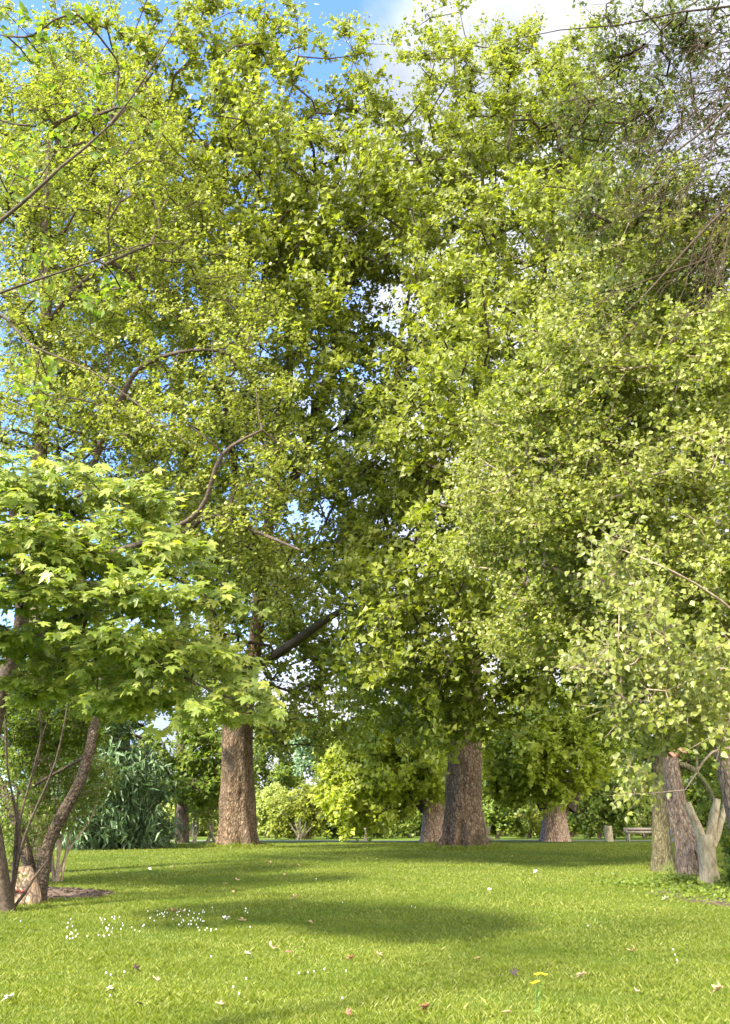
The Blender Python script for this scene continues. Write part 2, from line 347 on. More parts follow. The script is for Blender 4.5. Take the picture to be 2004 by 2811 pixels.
def loft(mb, pts, rad, sides=40, flare=0, lobes=6, rough=.04, seed=0, fh=1.2, nseg=5, cap=True, knots=()):
    """a trunk: smooth path, buttressed foot, uneven bark"""
    P = [Vector(p) for p in pts]; n = len(P); path = []; rr = []
    for i in range(n-1):
        p0 = P[max(i-1, 0)]; p1 = P[i]; p2 = P[i+1]; p3 = P[min(i+2, n-1)]
        for j in range(nseg):
            t = j/nseg
            q = .5*((2*p1)+(p2-p0)*t+(2*p0-5*p1+4*p2-p3)*t*t+(-p0+3*p1-3*p2+p3)*t**3)
            path.append(q); rr.append(rad[i]*(1-t)+rad[i+1]*t)
    path.append(P[-1]); rr.append(rad[-1])
    V = []; u = Vector((1, 0, 0)); m = len(path); z0 = path[0].z
    for i, p in enumerate(path):
        d = (path[min(i+1, m-1)]-path[max(i-1, 0)]).normalized(); u = (u-d*u.dot(d)).normalized(); w = d.cross(u)
        h = p.z-z0; fl = flare*math.exp(-max(h, 0)/fh*2.2)
        for k in range(sides):
            a = 2*math.pi*k/sides
            e = Vector((math.cos(a)*1.6+seed*7, math.sin(a)*1.6, h*.55))
            r = rr[i]*(1+rough*1.6*mnoise.noise(e)+rough*mnoise.noise(e*3.1)+rough*.6*mnoise.noise(e*8))
            r *= 1+fl*(.45+.55*math.cos(lobes*a+seed+1.3*math.sin(a*2+seed)))
            for (kh, ka, kr, ks) in knots:
                dd = ((h-kh)/ks)**2+((math.atan2(math.sin(a-ka), math.cos(a-ka)))*rr[i]/ks)**2
                r += kr*math.exp(-dd)
            V.append(p+(u*math.cos(a)+w*math.sin(a))*r)
    fs = [(i*sides+k, i*sides+(k+1) % sides, (i+1)*sides+(k+1) % sides, (i+1)*sides+k) for i in range(m-1) for k in range(sides)]
    mb.add(V, [fs])
    if cap: mb.add(V[-sides:], [[tuple(range(sides))]])

def tree(name, label, cat, base, trunk_pts, trunk_rad, blobs, nclus, leafm, barkm, brm, kind='plane', lsize=.15, k=5, tl=.9, nleaf=12,
         limbs=(), flare=.0, rough=.04, seed=0, r0=.012, step=.7, up=.35, lup=.7, droop=.3, face=None, group=None, twig_r=.006, keep=1.0,
         sides=32, shell=.55, wig=.12, expo=.42, lobes=6, fh=1.2, crown_name='crown', knots=(), outw=.7, flat=1., trunk_name='trunk', spread=1.0, rmax=9, align=False, extra=None):
    root = empty(name, base, label, cat, group)
    mb = MB(); loft(mb, trunk_pts, trunk_rad, sides, flare, lobes, rough, seed, fh, knots=knots); mb.build(trunk_name, barkm, root, smooth=True)
    main = [([tuple(p) for p in trunk_pts], None)]
    br = MB()
    for lp, lr in limbs:
        loft(br, lp, lr, 14 if lr[0] > .04 else 5, 0, 3, rough*1.5, seed+3, cap=True, nseg=4 if lr[0] > .04 else 2); main.append(([tuple(p) for p in lp], None))
    att = sample_blobs(blobs, nclus, shell)
    if extra is not None: att = np.concatenate([att, extra])
    att = att[att[:, 2] > .6]
    arr, par, nm, tips = grow(main, att, step, wig)
    ch, rad = chains_of(arr, par, nm, tips, r0, expo, rmax=rmax)
    mains = {tuple(np.round(q, 4)) for ln, _ in main for q in ln}
    for path, rr in ch:
        # leave the already lofted stretches out
        q = 0
        while q+1 < len(path) and tuple(np.round(path[q+1], 4)) in mains: q += 1
        if len(path)-q >= 2: br.tube(path[q:], rr[q:], 6 if rr[q] > .03 else 4, cap=False)
    org = np.array([b[0] for b in blobs]).mean(0)
    P, D = sprigs(br, arr[tips], k, tl, nleaf, up, twig_r, org, keep, flat, outw)
    br.build('branches', brm, root, smooth=True)
    V, fs = leaf_arrays(P, lsize, kind, lup, droop, face, D if align else None, spread)
    cr = MB(); cr.add(V, fs); cr.build(crown_name, leafm, root)
    return root
FRONT = np.array([-.35, -.45, 0])     # leaves turn to the light

# ================================================================== SETTING
def lawn():
    ys = np.concatenate([np.linspace(-60, 0, 8), np.linspace(1, 60, 119), np.geomspace(62, 900, 24)])
    xs = np.concatenate([-np.geomspace(900, 32, 20), np.linspace(-30, 30, 121), np.geomspace(32, 900, 20)])
    V = [(x, y, gz(x, y)) for y in ys for x in xs]; nx = len(xs)
    f = [(j*nx+i, j*nx+i+1, (j+1)*nx+i+1, (j+1)*nx+i) for j in range(len(ys)-1) for i in range(nx-1)]
    m, t = new_mat('lawn'); L = t.links.new
    tcn = N(t, 'ShaderNodeTexCoord'); n1 = N(t, 'ShaderNodeTexNoise'); n1.inputs['Scale'].default_value = 38; n1.inputs['Detail'].default_value = 6; n1.inputs['Roughness'].default_value = .7
    n2 = N(t, 'ShaderNodeTexNoise'); n2.inputs['Scale'].default_value = .5; n2.inputs['Detail'].default_value = 4
    L(tcn.outputs['Object'], n1.inputs[0]); L(tcn.outputs['Object'], n2.inputs[0])
    r1 = ramp(t, [(.3, (0.038, 0.061, 0.010)), (.5, (0.079, 0.115, 0.015)), (.7, (0.143, 0.171, 0.040))]); L(n1.outputs['Fac'], r1.inputs[0])
    r2 = ramp(t, [(.35, (.8, .95, .7)), (.65, (1.2, 1.1, 1.0))]); L(n2.outputs['Fac'], r2.inputs[0])
    mu = N(t, 'ShaderNodeMix', data_type='RGBA', blend_type='MULTIPLY'); mu.inputs['Factor'].default_value = 1; L(r1.outputs[0], mu.inputs['A']); L(r2.outputs[0], mu.inputs['B'])
    p = N(t, 'ShaderNodeBsdfPrincipled'); p.inputs['Roughness'].default_value = .9; p.inputs['Specular IOR Level'].default_value = .1; L(mu.outputs['Result'], p.inputs['Base Color'])
    b = N(t, 'ShaderNodeBump'); b.inputs['Strength'].default_value = 1; b.inputs['Distance'].default_value = .03; L(n1.outputs['Fac'], b.inputs['Height']); L(b.outputs[0], p.inputs['Normal'])
    o = N(t, 'ShaderNodeOutputMaterial'); L(p.outputs[0], o.inputs[0])
    ob = mesh_np('lawn', V, [f], m, smooth=True); tag(ob, 'mown green lawn rising gently to the big trees', None, None, 'structure')
lawn()
def patch(name, label, pts, mat, dz, kind='structure', bumpy=.0):
    """a low lens of soil on the ground; pts: outline in ground xy"""
    c = sum((Vector(p) for p in pts), Vector((0, 0)))/len(pts); V = []; f = []; rings = 7; n = len(pts)
    for r in range(rings):
        t = 1-r/rings
        for p in pts:
            q = c+(Vector(p)-c)*t; h = dz+bumpy*(1-t*t)+(bumpy*.35*mnoise.noise(Vector((q.x*3, q.y*3, 1))) if r else 0); V.append((q.x, q.y, gz(q.x, q.y)+h-(.02 if r == 0 else 0)))
    V.append((c.x, c.y, gz(c.x, c.y)+dz+bumpy))
    for r in range(rings-1):
        for i in range(n): f.append((r*n+i, r*n+(i+1) % n, (r+1)*n+(i+1) % n, (r+1)*n+i))
    t3 = [((rings-1)*n+i, (rings-1)*n+(i+1) % n, rings*n) for i in range(n)]
    ob = mesh_np(name, V, [f, t3], mat, smooth=True); tag(ob, label, None, None, kind); return ob
def outline(cx, cy, rx, ry, n=40, s=0, w=.12):
    return [(cx+rx*math.cos(a)*(1+w*mnoise.noise(Vector((math.cos(a)*2+s, math.sin(a)*2, s)))), cy+ry*math.sin(a)*(1+w*mnoise.noise(Vector((math.cos(a)*2, math.sin(a)*2+s, s+4))))) for a in [2*math.pi*i/n for i in range(n)]]
M['mulch'] = plain_mat('mulch', [(.03, .018, .011), (.085, .05, .033), (.18, .12, .085)], scale=14, bump=1)
M['soil'] = plain_mat('soil', [(.025, .016, .01), (.06, .035, .022), (.11, .07, .045)], scale=9, bump=1)
M['path'] = plain_mat('path', [(.17, .15, .12), (.27, .24, .20)], scale=3, bump=.2)
ml = on_ground(28, 896)
patch('mulch_bed', 'bark mulch round the foot of the leaning trees at left', outline(ml.x-.3, ml.y+.3, 1.9, 1.2, s=2), M['mulch'], .01, bumpy=.07)
mr = on_ground(735, 905)
patch('soil_bed', 'bare reddish soil at the right edge under the shrubs', outline(mr.x+1.0, mr.y+1.3, 1.9, 2.6, s=5, w=.3), M['soil'], .01, bumpy=.05)
# gravel path beyond the crest
V = []; f = []
for i, x in enumerate(np.linspace(-60, 60, 61)):
    y0 = 51.5+.0012*x*x+.6*math.sin(x*.08)
    V += [(x, y0, gz(x, y0)+.012), (x, y0+1.5, gz(x, y0+1.5)+.012)]
    if i: f.append((2*i-2, 2*i, 2*i+1, 2*i-1))
tag(mesh_np('path', V, [f], M['path']), 'pale gravel path behind the big trees', None, None, 'structure')

# grass blades
TUFTS = ((238, 37.5, 1.0), (463, 36.5, 1.25))
def grass():
    n = 820000
    y = np.exp(rng.uniform(math.log(7.2), math.log(46), n)); x = rng.uniform(-1, 1, n)*(.43*y+2.2)
    for px_, Y_, r_ in TUFTS:
        m_ = 5000; a_ = rng.uniform(0, 2*math.pi, m_); q_ = r_-.25+.8*rng.random(m_); x = np.concatenate([x, at(px_, 846, Y_).x+q_*np.cos(a_)]); y = np.concatenate([y, Y_+q_*np.sin(a_)])
    n = len(x)
    cl = np.array([mnoise.noise(Vector((a*1.3, b*1.3, 0)))*.5+mnoise.noise(Vector((a*5, b*5, 3)))*.5 for a, b in zip(x, y)])
    bed = (((x-ml.x+.3)/1.8)**2+((y-ml.y-.3)/1.15)**2 < 1) | (((x-mr.x-1.0)/1.7)**2+((y-mr.y-1.3)/2.4)**2 < 1)
    keep = ~bed; x = x[keep]; y = y[keep]; cl = cl[keep]; n = len(x)
    yy = np.clip(y, 0, 60); tt = np.clip((yy-3)/34, 0, 1); z = .68*tt*tt*(3-2*tt); t2 = np.clip((yy-42)/18, 0, 1); z -= .02*t2*t2*(3-2*t2)
    t3 = np.clip((yy-4)/8, 0, 1); z += .02*np.sin(x*.45+1)*np.cos(y*.3)*t3*t3*(3-2*t3)
    h = (.028+.028*rng.random(n)**2)*(1+.9*np.clip(cl, -.4, .9)); far = np.maximum(1, y/10)
    tall = rng.random(n) < .008; h[tall] *= 1.7
    for px_, Y_, r_ in TUFTS:      # unmown ring round the big trunks
        dd = np.hypot(x-at(px_, 846, Y_).x, y-Y_); h = np.where(dd < r_+.55, h*(1+2.5*np.clip((r_+.55-dd)/.5, 0, 1)), h)
    w = .0018*far*rng.uniform(.7, 1.4, n); a = rng.uniform(0, 2*math.pi, n); lean = rng.uniform(.2, 1.1, n)*h; b = rng.uniform(0, 2*math.pi, n)
    V = np.zeros((n, 4, 3)); ca, sa = np.cos(a)*w, np.sin(a)*w; P = np.stack([x, y, z-.004], 1)
    V[:, 0] = P+np.stack([ca, sa, 0*ca], 1); V[:, 1] = P-np.stack([ca, sa, 0*ca], 1)
    lx, ly = np.cos(b)*lean, np.sin(b)*lean
    V[:, 2] = P+np.stack([lx*.35-ca*.7, ly*.35-sa*.7, h*.62], 1); V[:, 3] = P+np.stack([lx, ly, h], 1)
    base = (np.arange(n)*4)[:, None]; f = np.concatenate([base+np.array([[0, 1, 2]]), base+np.array([[0, 2, 3]])])
    m = leaf_mat('grass_blade', [(0.075, 0.108, 0.009), (0.117, 0.154, 0.010), (0.166, 0.193, 0.017), (0.207, 0.240, 0.037), (0.314, 0.309, 0.110)], patch=(0.100, 0.135, 0.010), trans=.4, rough=.5, spec=.25, pscale=.45, tint=(1.3, 1.4, .25))
    tag(mesh_np('grass', V.reshape(-1, 3), [f], m), 'short mown grass covering the lawn', 'grass', None, 'stuff')
grass()

# ================================================================== BIG PLANES
def up_from(px, Y, pys, y_shift=0): return [at(x, y, Y+d) for x, y, d in pys]
b1 = on_ground(238, 846); b1.y = 37.5; b1 = Vector((at(238, 846, 37.5).x, 37.5, gz(0, 37.5)-.1))
Yp = 37.5
t1 = [b1, at(238, 800, Yp), at(237, 760, Yp), at(238, 725, Yp), at(243, 690, Yp), at(254, 650, Yp-.3), at(258, 620, Yp-.5), at(263, 560, Yp-.8), at(278, 470, Yp-1), at(290, 380, Yp-1.5), at(285, 280, Yp-2), at(300, 180, Yp-2.5)]
s_ = scale_at(800, Yp)
r1 = [18.5*s_, 16.2*s_, 14.8*s_, 14*s_, 13.5*s_, 8*s_, 7*s_, 6.2*s_, 4.8*s_, 3.8*s_, 2.6*s_, 1.4*s_]
limb1 = [([at(250, 668, Yp-.4), at(275, 655, Yp-1.5), at(300, 638, Yp-3), at(325, 620, Yp-4), at(350, 606, Yp-5)], [6*s_, 4.5*s_, 4*s_, 3.2*s_, 2*s_]),
         ([at(236, 700, Yp), at(222, 650, Yp+.5), at(205, 590, Yp+1), at(190, 500, Yp+1), at(180, 380, Yp), at(190, 250, Yp-1)], [9*s_, 8*s_, 6*s_, 5*s_, 4*s_, 2*s_]),
         ([at(268, 520, Yp-1), at(298, 470, Yp-2), at(312, 430, Yp-2.5), at(340, 350, Yp-3), at(330, 270, Yp-3)], [5*s_, 4.5*s_, 3.6*s_, 2.8*s_, 1.6*s_]),
         ([at(262, 570, Yp-1), at(240, 500, Yp-3), at(225, 400, Yp-5), at(215, 300, Yp-6), at(225, 180, Yp-7)], [4.5*s_, 4*s_, 3*s_, 2.4*s_, 1.4*s_])]
Q = 1.0
bl1 = [blob(200, 110, 62, 75, 31, 6), blob(265, 98, 60, 60, 32, 6), blob(345, 148, 45, 50, 33, 6), blob(150, 215, 75, 85, 32, 7), blob(255, 205, 95, 95, 30, 6), blob(345, 215, 65, 80, 28, 4), blob(310, 320, 45, 45, 27.5, 2.5),
       blob(225, 320, 90, 80, 31, 7), blob(300, 300, 45, 50, 32, 5), blob(250, 430, 70, 60, 33, 6), blob(200, 540, 95, 60, 33, 6), blob(250, 575, 70, 50, 39, 4), blob(340, 560, 50, 40, 30, 4),
       blob(300, 665, 55, 40, 38, 3), blob(370, 665, 45, 50, 31, 3), blob(310, 620, 50, 40, 37, 3), blob(300, 720, 50, 30, 38, 3), blob(190, 655, 70, 35, 34, 5), blob(370, 390, 40, 45, 36, 5), blob(110, 100, 60, 55, 33, 6), blob(60, 150, 60, 60, 34, 6), blob(335, 270, 40, 40, 31, 2), blob(340, 340, 35, 50, 31, 2), blob(335, 430, 30, 40, 36, 3), blob(330, 490, 45, 40, 33, 3), blob(385, 230, 30, 80, 31, 2.5), blob(90, 260, 60, 80, 34, 6), blob(100, 370, 70, 60, 35, 5), blob(335, 400, 38, 60, 28, 2), blob(300, 470, 35, 40, 29, 2), blob(180, 450, 50, 50, 36, 4)]
shoots = np.array([at(x, y, 32+rng.uniform(-2, 2)) for x, y in [(180, 20), (205, 25), (218, 8), (237, 12), (285, 5), (300, 30), (343, 22), (258, 22), (320, 45), (150, 30), (118, 25), (360, 45), (395, 45)]])
tree('plane_tree', 'tallest plane tree with bare brown trunk at left of centre', 'tree', b1, t1, r1, bl1, int(1750*Q), M['plane_leaf'], M['plane_bark'], M['branch_bark'],
     'plane', .185, 6, 1.0, 14, limbs=limb1, flare=.30, rough=.10, seed=1, r0=.016, up=.5, lup=.5, face=FRONT, twig_r=.008, sides=64, lobes=7, fh=1.6,
     knots=((2.2, 4.4, .10, .3), (3.6, 4.9, .10, .35), (4.6, 4.3, -.16, .3), (1.2, 5.2, .09, .25), (5.2, 3.9, .1, .3), (3.0, 4.0, -.08, .2)), outw=.5, extra=shoots)
Yq = 36.5
b2 = Vector((at(463, 848, Yq).x, Yq, gz(0, Yq)-.1))
t2 = [b2, at(463, 820, Yq), at(463, 785, Yq), at(466, 745, Yq), at(468, 700, Yq), at(470, 640, Yq-.5), at(478, 560, Yq-1), at(470, 470, Yq-1.5), at(480, 360, Yq-2), at(485, 250, Yq-2.5), at(480, 140, Yq-3)]
r2 = [17.3*s_, 15.8*s_, 15.8*s_, 14.5*s_, 13.5*s_, 11*s_, 8*s_, 6*s_, 4*s_, 2.8*s_, 1.4*s_]
limb2 = [([at(470, 660, Yq), at(510, 600, Yq-2), at(560, 540, Yq-3), at(600, 440, Yq-4), at(610, 330, Yq-4)], [7*s_, 6*s_, 5*s_, 3.4*s_, 2*s_]),
         ([at(470, 620, Yq), at(435, 560, Yq-2), at(405, 480, Yq-4), at(395, 380, Yq-5), at(410, 290, Yq-5)], [6*s_, 5*s_, 4*s_, 3*s_, 1.6*s_]),
         ([at(475, 540, Yq-1), at(500, 460, Yq-4), at(530, 380, Yq-6), at(545, 260, Yq-6), at(560, 150, Yq-6)], [5*s_, 4.5*s_, 3.6*s_, 2.6*s_, 1.4*s_])]
bl2 = [blob(445, 115, 30, 40, 33, 5), blob(505, 105, 38, 40, 33, 5), blob(565, 140, 50, 60, 33, 6), blob(425, 165, 62, 65, 32, 6), blob(520, 190, 80, 80, 32, 7), blob(600, 200, 60, 80, 32, 6),
       blob(430, 275, 60, 60, 29, 6), blob(535, 300, 90, 80, 30, 7), blob(620, 300, 80, 90, 31, 7), blob(440, 370, 55, 55, 28, 6), blob(480, 440, 120, 90, 27, 7), blob(395, 500, 70, 75, 29, 6),
       blob(590, 440, 110, 110, 29, 8), blob(430, 590, 100, 75, 26, 5.25), blob(540, 570, 110, 85, 25, 5.25), blob(630, 600, 90, 90, 26, 5.25), blob(385, 660, 60, 50, 25.5, 3.75), blob(470, 680, 90, 42, 25.5, 4.5),
       blob(565, 655, 90, 38, 26, 4.5), blob(440, 725, 60, 28, 27, 3.0), blob(625, 660, 60, 40, 26, 3.75)]
shoots2 = np.array([at(x, y, 32+rng.uniform(-2, 2)) for x, y in [(413, 30), (430, 18), (445, 5), (460, 12), (487, 40), (495, 60), (415, 60), (452, 30), (520, 30), (540, 25), (428, 45), (470, 45)]])
tree('plane_tree', 'wide plane tree with flared brown trunk right of centre', 'tree', b2, t2, r2, bl2, int(2100*Q), M['plane_leaf'], M['plane_bark'], M['branch_bark'],
     'plane', .165, 6, .92, 14, limbs=limb2, flare=.8, rough=.12, knots=((1.6, 4.3, .12, .3), (2.8, 5.0, .10, .35), (3.9, 4.5, -.14, .3), (.8, 5.3, .12, .25), (4.6, 3.9, .12, .3)), seed=4, r0=.014, up=.4, lup=.5, face=FRONT, twig_r=.007, sides=64, lobes=8, fh=1.3, outw=.5, extra=shoots2)

# ================================================================== TALL FINE-LEAVED TREE, LEFT
Yl = 24
bl_ = Vector((at(42, 860, Yl).x, Yl, gz(0, Yl)-.1)); sl_ = scale_at(400, Yl)
tl_ = [bl_, at(40, 760, Yl), at(38, 650, Yl), at(38, 540, Yl), at(40, 440, Yl), at(44, 360, Yl), at(46, 290, Yl), at(44, 220, Yl), at(50, 130, Yl)]
rl_ = [9*sl_, 8*sl_, 8*sl_, 7.5*sl_, 7*sl_, 6.5*sl_, 5.5*sl_, 4*sl_, 2*sl_]
liml = [([at(80, 520, Yl-.5), at(100, 445, Yl-1), at(118, 405, Yl-1), at(140, 368, Yl-1.5), at(180, 352, Yl-2), at(222, 350, Yl-2)], [3.4*sl_, 3*sl_, 2.8*sl_, 2.4*sl_, 1.6*sl_, .9*sl_]),
        ([at(42, 330, Yl), at(75, 290, Yl-.8), at(110, 262, Yl-1.5), at(150, 245, Yl-2)], [3*sl_, 2.4*sl_, 1.8*sl_, 1*sl_]),
        ([at(38, 590, Yl), at(90, 560, Yl-1), at(150, 540, Yl-2), at(200, 510, Yl-2.5), at(222, 455, Yl-3), at(262, 430, Yl-3)], [3.5*sl_, 3*sl_, 2.6*sl_, 2.2*sl_, 1.8*sl_, .9*sl_]),
        ([at(38, 640, Yl), at(110, 600, Yl-1), at(200, 520, Yl-1.5), at(250, 530, Yl-2), at(300, 550, Yl-3)], [3.5*sl_, 3*sl_, 2.2*sl_, 1.8*sl_, .8*sl_])]
bll = [blob(40, 120, 75, 70, 25.3, 4), blob(120, 150, 70, 55, 25.3, 4), blob(30, 250, 80, 80, 24.3, 4), blob(130, 250, 70, 60, 24.3, 4), blob(200, 290, 70, 45, 24.3, 3), blob(90, 340, 90, 50, 24.3, 4),
       blob(200, 370, 80, 45, 23.3, 3), blob(260, 340, 40, 30, 23.3, 2), blob(60, 430, 80, 50, 23.3, 4), blob(160, 450, 80, 45, 23.3, 3), blob(250, 420, 60, 35, 23.3, 3), blob(280, 480, 55, 35, 23.3, 2.5),
       blob(220, 530, 75, 45, 23.3, 3), blob(150, 520, 60, 40, 24.3, 3), blob(270, 580, 45, 40, 24.3, 2.5), blob(60, 560, 80, 60, 25.3, 3), blob(240, 300, 40, 25, 23.3, 2), blob(20, 340, 50, 50, 24.3, 3), blob(15, 420, 40, 40, 24.3, 3), blob(120, 430, 50, 40, 24.3, 3), blob(20, 200, 50, 50, 24.3, 3), blob(70, 390, 60, 40, 24.3, 3), blob(170, 200, 60, 50, 24.3, 3)]
tree('fine_leaved_tree', 'tall fine-leaved olive tree with dark crooked limbs at upper left', 'tree', bl_, tl_, rl_, bll, int(1750*Q), M['fine_leaf'], M['grey_bark'], M['branch_bark'],
     'round', .105, 6, .62, 11, limbs=liml, flare=.1, rough=.05, seed=8, r0=.009, up=.15, lup=.8, face=FRONT, twig_r=.005, step=.45, wig=.14, outw=.4, flat=.6, droop=.1)

# ================================================================== RIGHT FINE-LEAVED TREE (trunk at the right edge)
Yr = 19.5; sr = scale_at(800, Yr)
br_ = Vector((at(752, 880, Yr).x, Yr, gz(5, Yr)-.1))
tr_ = [br_, at(745, 850, Yr), at(733, 800, Yr), at(723, 755, Yr), at(722, 700, Yr), at(735, 620, Yr-.5), at(735, 520, Yr-1), at(725, 400, Yr-1.5), at(730, 300, Yr-2)]
rr_ = [13*sr, 11.5*sr, 9.5*sr, 8.5*sr, 8*sr, 8*sr, 6*sr, 4*sr, 2*sr]
limr = [([at(732, 640, Yr), at(690, 570, Yr-1), at(640, 520, Yr-2), at(590, 480, Yr-3), at(540, 460, Yr-4)], [5*sr, 4*sr, 3*sr, 2*sr, 1*sr]),
        ([at(730, 560, Yr-1), at(680, 480, Yr-2), at(650, 390, Yr-3), at(640, 300, Yr-3)], [4*sr, 3*sr, 2*sr, 1*sr]),
        ([at(722, 700, Yr), at(680, 660, Yr-1), at(630, 640, Yr-1.5), at(580, 620, Yr-2), at(530, 600, Yr-2.5)], [4*sr, 3*sr, 2.4*sr, 1.6*sr, .8*sr])]
blr = [blob(700, 290, 70, 70, 15, 2.5), blob(620, 300, 70, 60, 15, 2.5), blob(690, 400, 80, 70, 14, 2.5), blob(590, 390, 75, 60, 15, 2.5), blob(540, 450, 70, 55, 16, 2.5), blob(690, 500, 80, 70, 14, 2.5),
       blob(620, 490, 80, 60, 15, 2.5), blob(560, 540, 70, 45, 16, 2.5), blob(500, 520, 60, 45, 17, 2.5), blob(720, 590, 60, 60, 14, 2), blob(540, 620, 60, 35, 17, 2), blob(630, 600, 70, 60, 16, 2), blob(740, 350, 50, 90, 14, 2),
       blob(700, 610, 60, 50, 14, 2), blob(715, 680, 40, 40, 12.5, 1.2), blob(665, 575, 50, 40, 14, 1.5)]
tree('fine_leaved_tree', 'right-hand fine-leaved tree with pale twigs and trunk at the right edge', 'tree', br_, tr_, rr_, blr, int(1450*Q), M['right_leaf'], M['red_bark'], M['pale_twig'],
     'round', .082, 6, .5, 17, limbs=limr, flare=.15, rough=.06, seed=11, r0=.006, up=.1, lup=.5, face=FRONT, twig_r=.0035, step=.4, wig=.1, outw=.4, flat=.7, droop=.2)

# ================================================================== TWIGGY DROOPING TREE, TOP RIGHT
Yt = 13
bt = Vector((at(850, 900, Yt).x, Yt, gz(8, Yt)-.1)); st_ = scale_at(300, Yt)
tt_ = [bt, at(850, 700, Yt), at(845, 500, Yt), at(835, 320, Yt), at(820, 150, Yt), at(800, 20, Yt), at(790, -80, Yt)]
rt_ = [20*st_, 17*st_, 15*st_, 13*st_, 10*st_, 7*st_, 4*st_]
limt = [([at(825, 60, Yt), at(780, 75, Yt-.5), at(740, 95, Yt-1), at(705, 130, Yt-1.2), at(660, 165, Yt-1.4), at(625, 215, Yt-1.6)], [2.50*st_, 2.00*st_, 1.60*st_, 1.20*st_, 0.80*st_, 0.40*st_]),
        ([at(835, 150, Yt), at(780, 165, Yt-.3), at(730, 205, Yt-.8), at(690, 245, Yt-1), at(640, 300, Yt-1.2), at(600, 330, Yt-1.4)], [2.50*st_, 2.00*st_, 1.60*st_, 1.20*st_, 0.70*st_, 0.30*st_]),
        ([at(800, -10, Yt), at(740, 5, Yt-.6), at(680, 12, Yt-1), at(620, 25, Yt-1.5), at(560, 30, Yt-1.8), at(490, 45, Yt-2)], [2.00*st_, 1.50*st_, 1.10*st_, 0.80*st_, 0.50*st_, 0.25*st_]),
        ([at(835, 220, Yt), at(770, 230, Yt), at(700, 262, Yt-.5), at(620, 290, Yt-.8), at(560, 330, Yt-1)], [2.00*st_, 1.50*st_, 1.10*st_, 0.60*st_, 0.30*st_])]
for q in range(80):
    ax_ = random.uniform(725, 790); ay = random.uniform(10, 240); ex = random.uniform(545, 735); ey = min(355, ay+random.uniform(50, 160)); sag = random.uniform(.05, .35)
    rr0 = random.uniform(.35, 1.0)*st_; yo = random.uniform(-1.7, .2); n_ = 9; pp = []; jx = jy = 0
    for k_ in range(n_):
        t_ = k_/(n_-1); jx += random.uniform(-11, 11); jy += random.uniform(-11, 11)
        pp.append((ax_+(ex-ax_)*t_+jx, ay+(ey-ay)*(t_**(1+sag*3))+jy, Yt+yo*t_))
    limt.append(([at(*p_) for p_ in pp], [rr0*(1-.8*k_/(n_-1)) for k_ in range(n_)]))
    for w_ in range(4):
        k_ = random.randint(2, 7); p_ = pp[k_]; q_ = [p_]; dx_ = random.uniform(-8, 6); dy_ = random.uniform(-2, 14)
        for z_ in range(4): p_ = (p_[0]+dx_+random.uniform(-4, 4), p_[1]+dy_+random.uniform(-4, 4), p_[2]+random.uniform(-.1, .1)); q_.append(p_)
        limt.append(([at(*g_) for g_ in q_], [rr0*.5, rr0*.42, rr0*.34, rr0*.25, rr0*.14]))
blt = [blob(690, 40, 55, 40, 13.5, 1.3), blob(625, 50, 50, 40, 13.5, 1.3), blob(715, 110, 40, 40, 13.5, 1.2), blob(640, 120, 50, 40, 13.5, 1.2), blob(580, 110, 30, 40, 13.5, 1), blob(715, 200, 40, 30, 13.5, 1), blob(640, 200, 50, 40, 13.5, 1), blob(590, 200, 30, 40, 13.3, 1), blob(690, 270, 50, 30, 13.3, .8), blob(610, 290, 40, 25, 13.3, .8)]
tree('drooping_tree', 'twiggy tree drooping bare brown branches into the top right corner', 'tree', bt, tt_, rt_, blt, int(470*Q), M['twig_leaf'], M['grey_bark'], M['brown_twig'],
     'round', .08, 4, .5, 6, limbs=limt, flare=.1, rough=.05, seed=14, r0=.008, up=-.4, lup=.4, face=FRONT, twig_r=.005, step=.28, wig=.10, outw=.2, shell=.9)

# ================================================================== MAPLE, LEFT FOREGROUND
Ym = 15.2
bm = on_ground(4, 912); Ym = bm.y; sm = scale_at(800, Ym)
tm_ = [bm-Vector((0, 0, .1)), at(-5, 850, Ym), at(-12, 790, Ym), at(-5, 720, Ym-.2), at(12, 660, Ym-.5), at(22, 620, Ym-1), at(20, 560, Ym-1.5), at(10, 500, Ym-2)]
rm_ = [11*sm, 9*sm, 8*sm, 8*sm, 8*sm, 7*sm, 5*sm, 3*sm]
aM = lambda x, y, Y: at(x, y, Y if Y > 13.5 else Y+2.2)
bM = lambda px, py, rx, ry, Y, dm: blob(px, py, rx, ry*.62, Y+2.5, dm*1.3)
limm = [([aM(20, 640, Ym-.8), aM(60, 628, 12.5), aM(110, 640, 11), aM(160, 665, 10), aM(210, 690, 9.3), aM(250, 705, 9)], [3*sm, 2.2*sm, 1.6*sm, 1.1*sm, .7*sm, .4*sm]),
        ([aM(20, 600, Ym-1), aM(60, 570, 12), aM(110, 560, 10.6), aM(160, 570, 9.6), aM(210, 600, 9)], [3*sm, 2.2*sm, 1.6*sm, 1*sm, .5*sm]),
        ([aM(18, 560, Ym-1.5), aM(50, 520, 11.5), aM(90, 490, 10.2), aM(150, 490, 9.5)], [3*sm, 2*sm, 1.4*sm, .5*sm]),
        ([aM(5, 700, Ym-.2), aM(50, 655, 12.5), aM(120, 655, 11), aM(190, 680, 10)], [2*sm, 1.6*sm, 1*sm, .5*sm])]
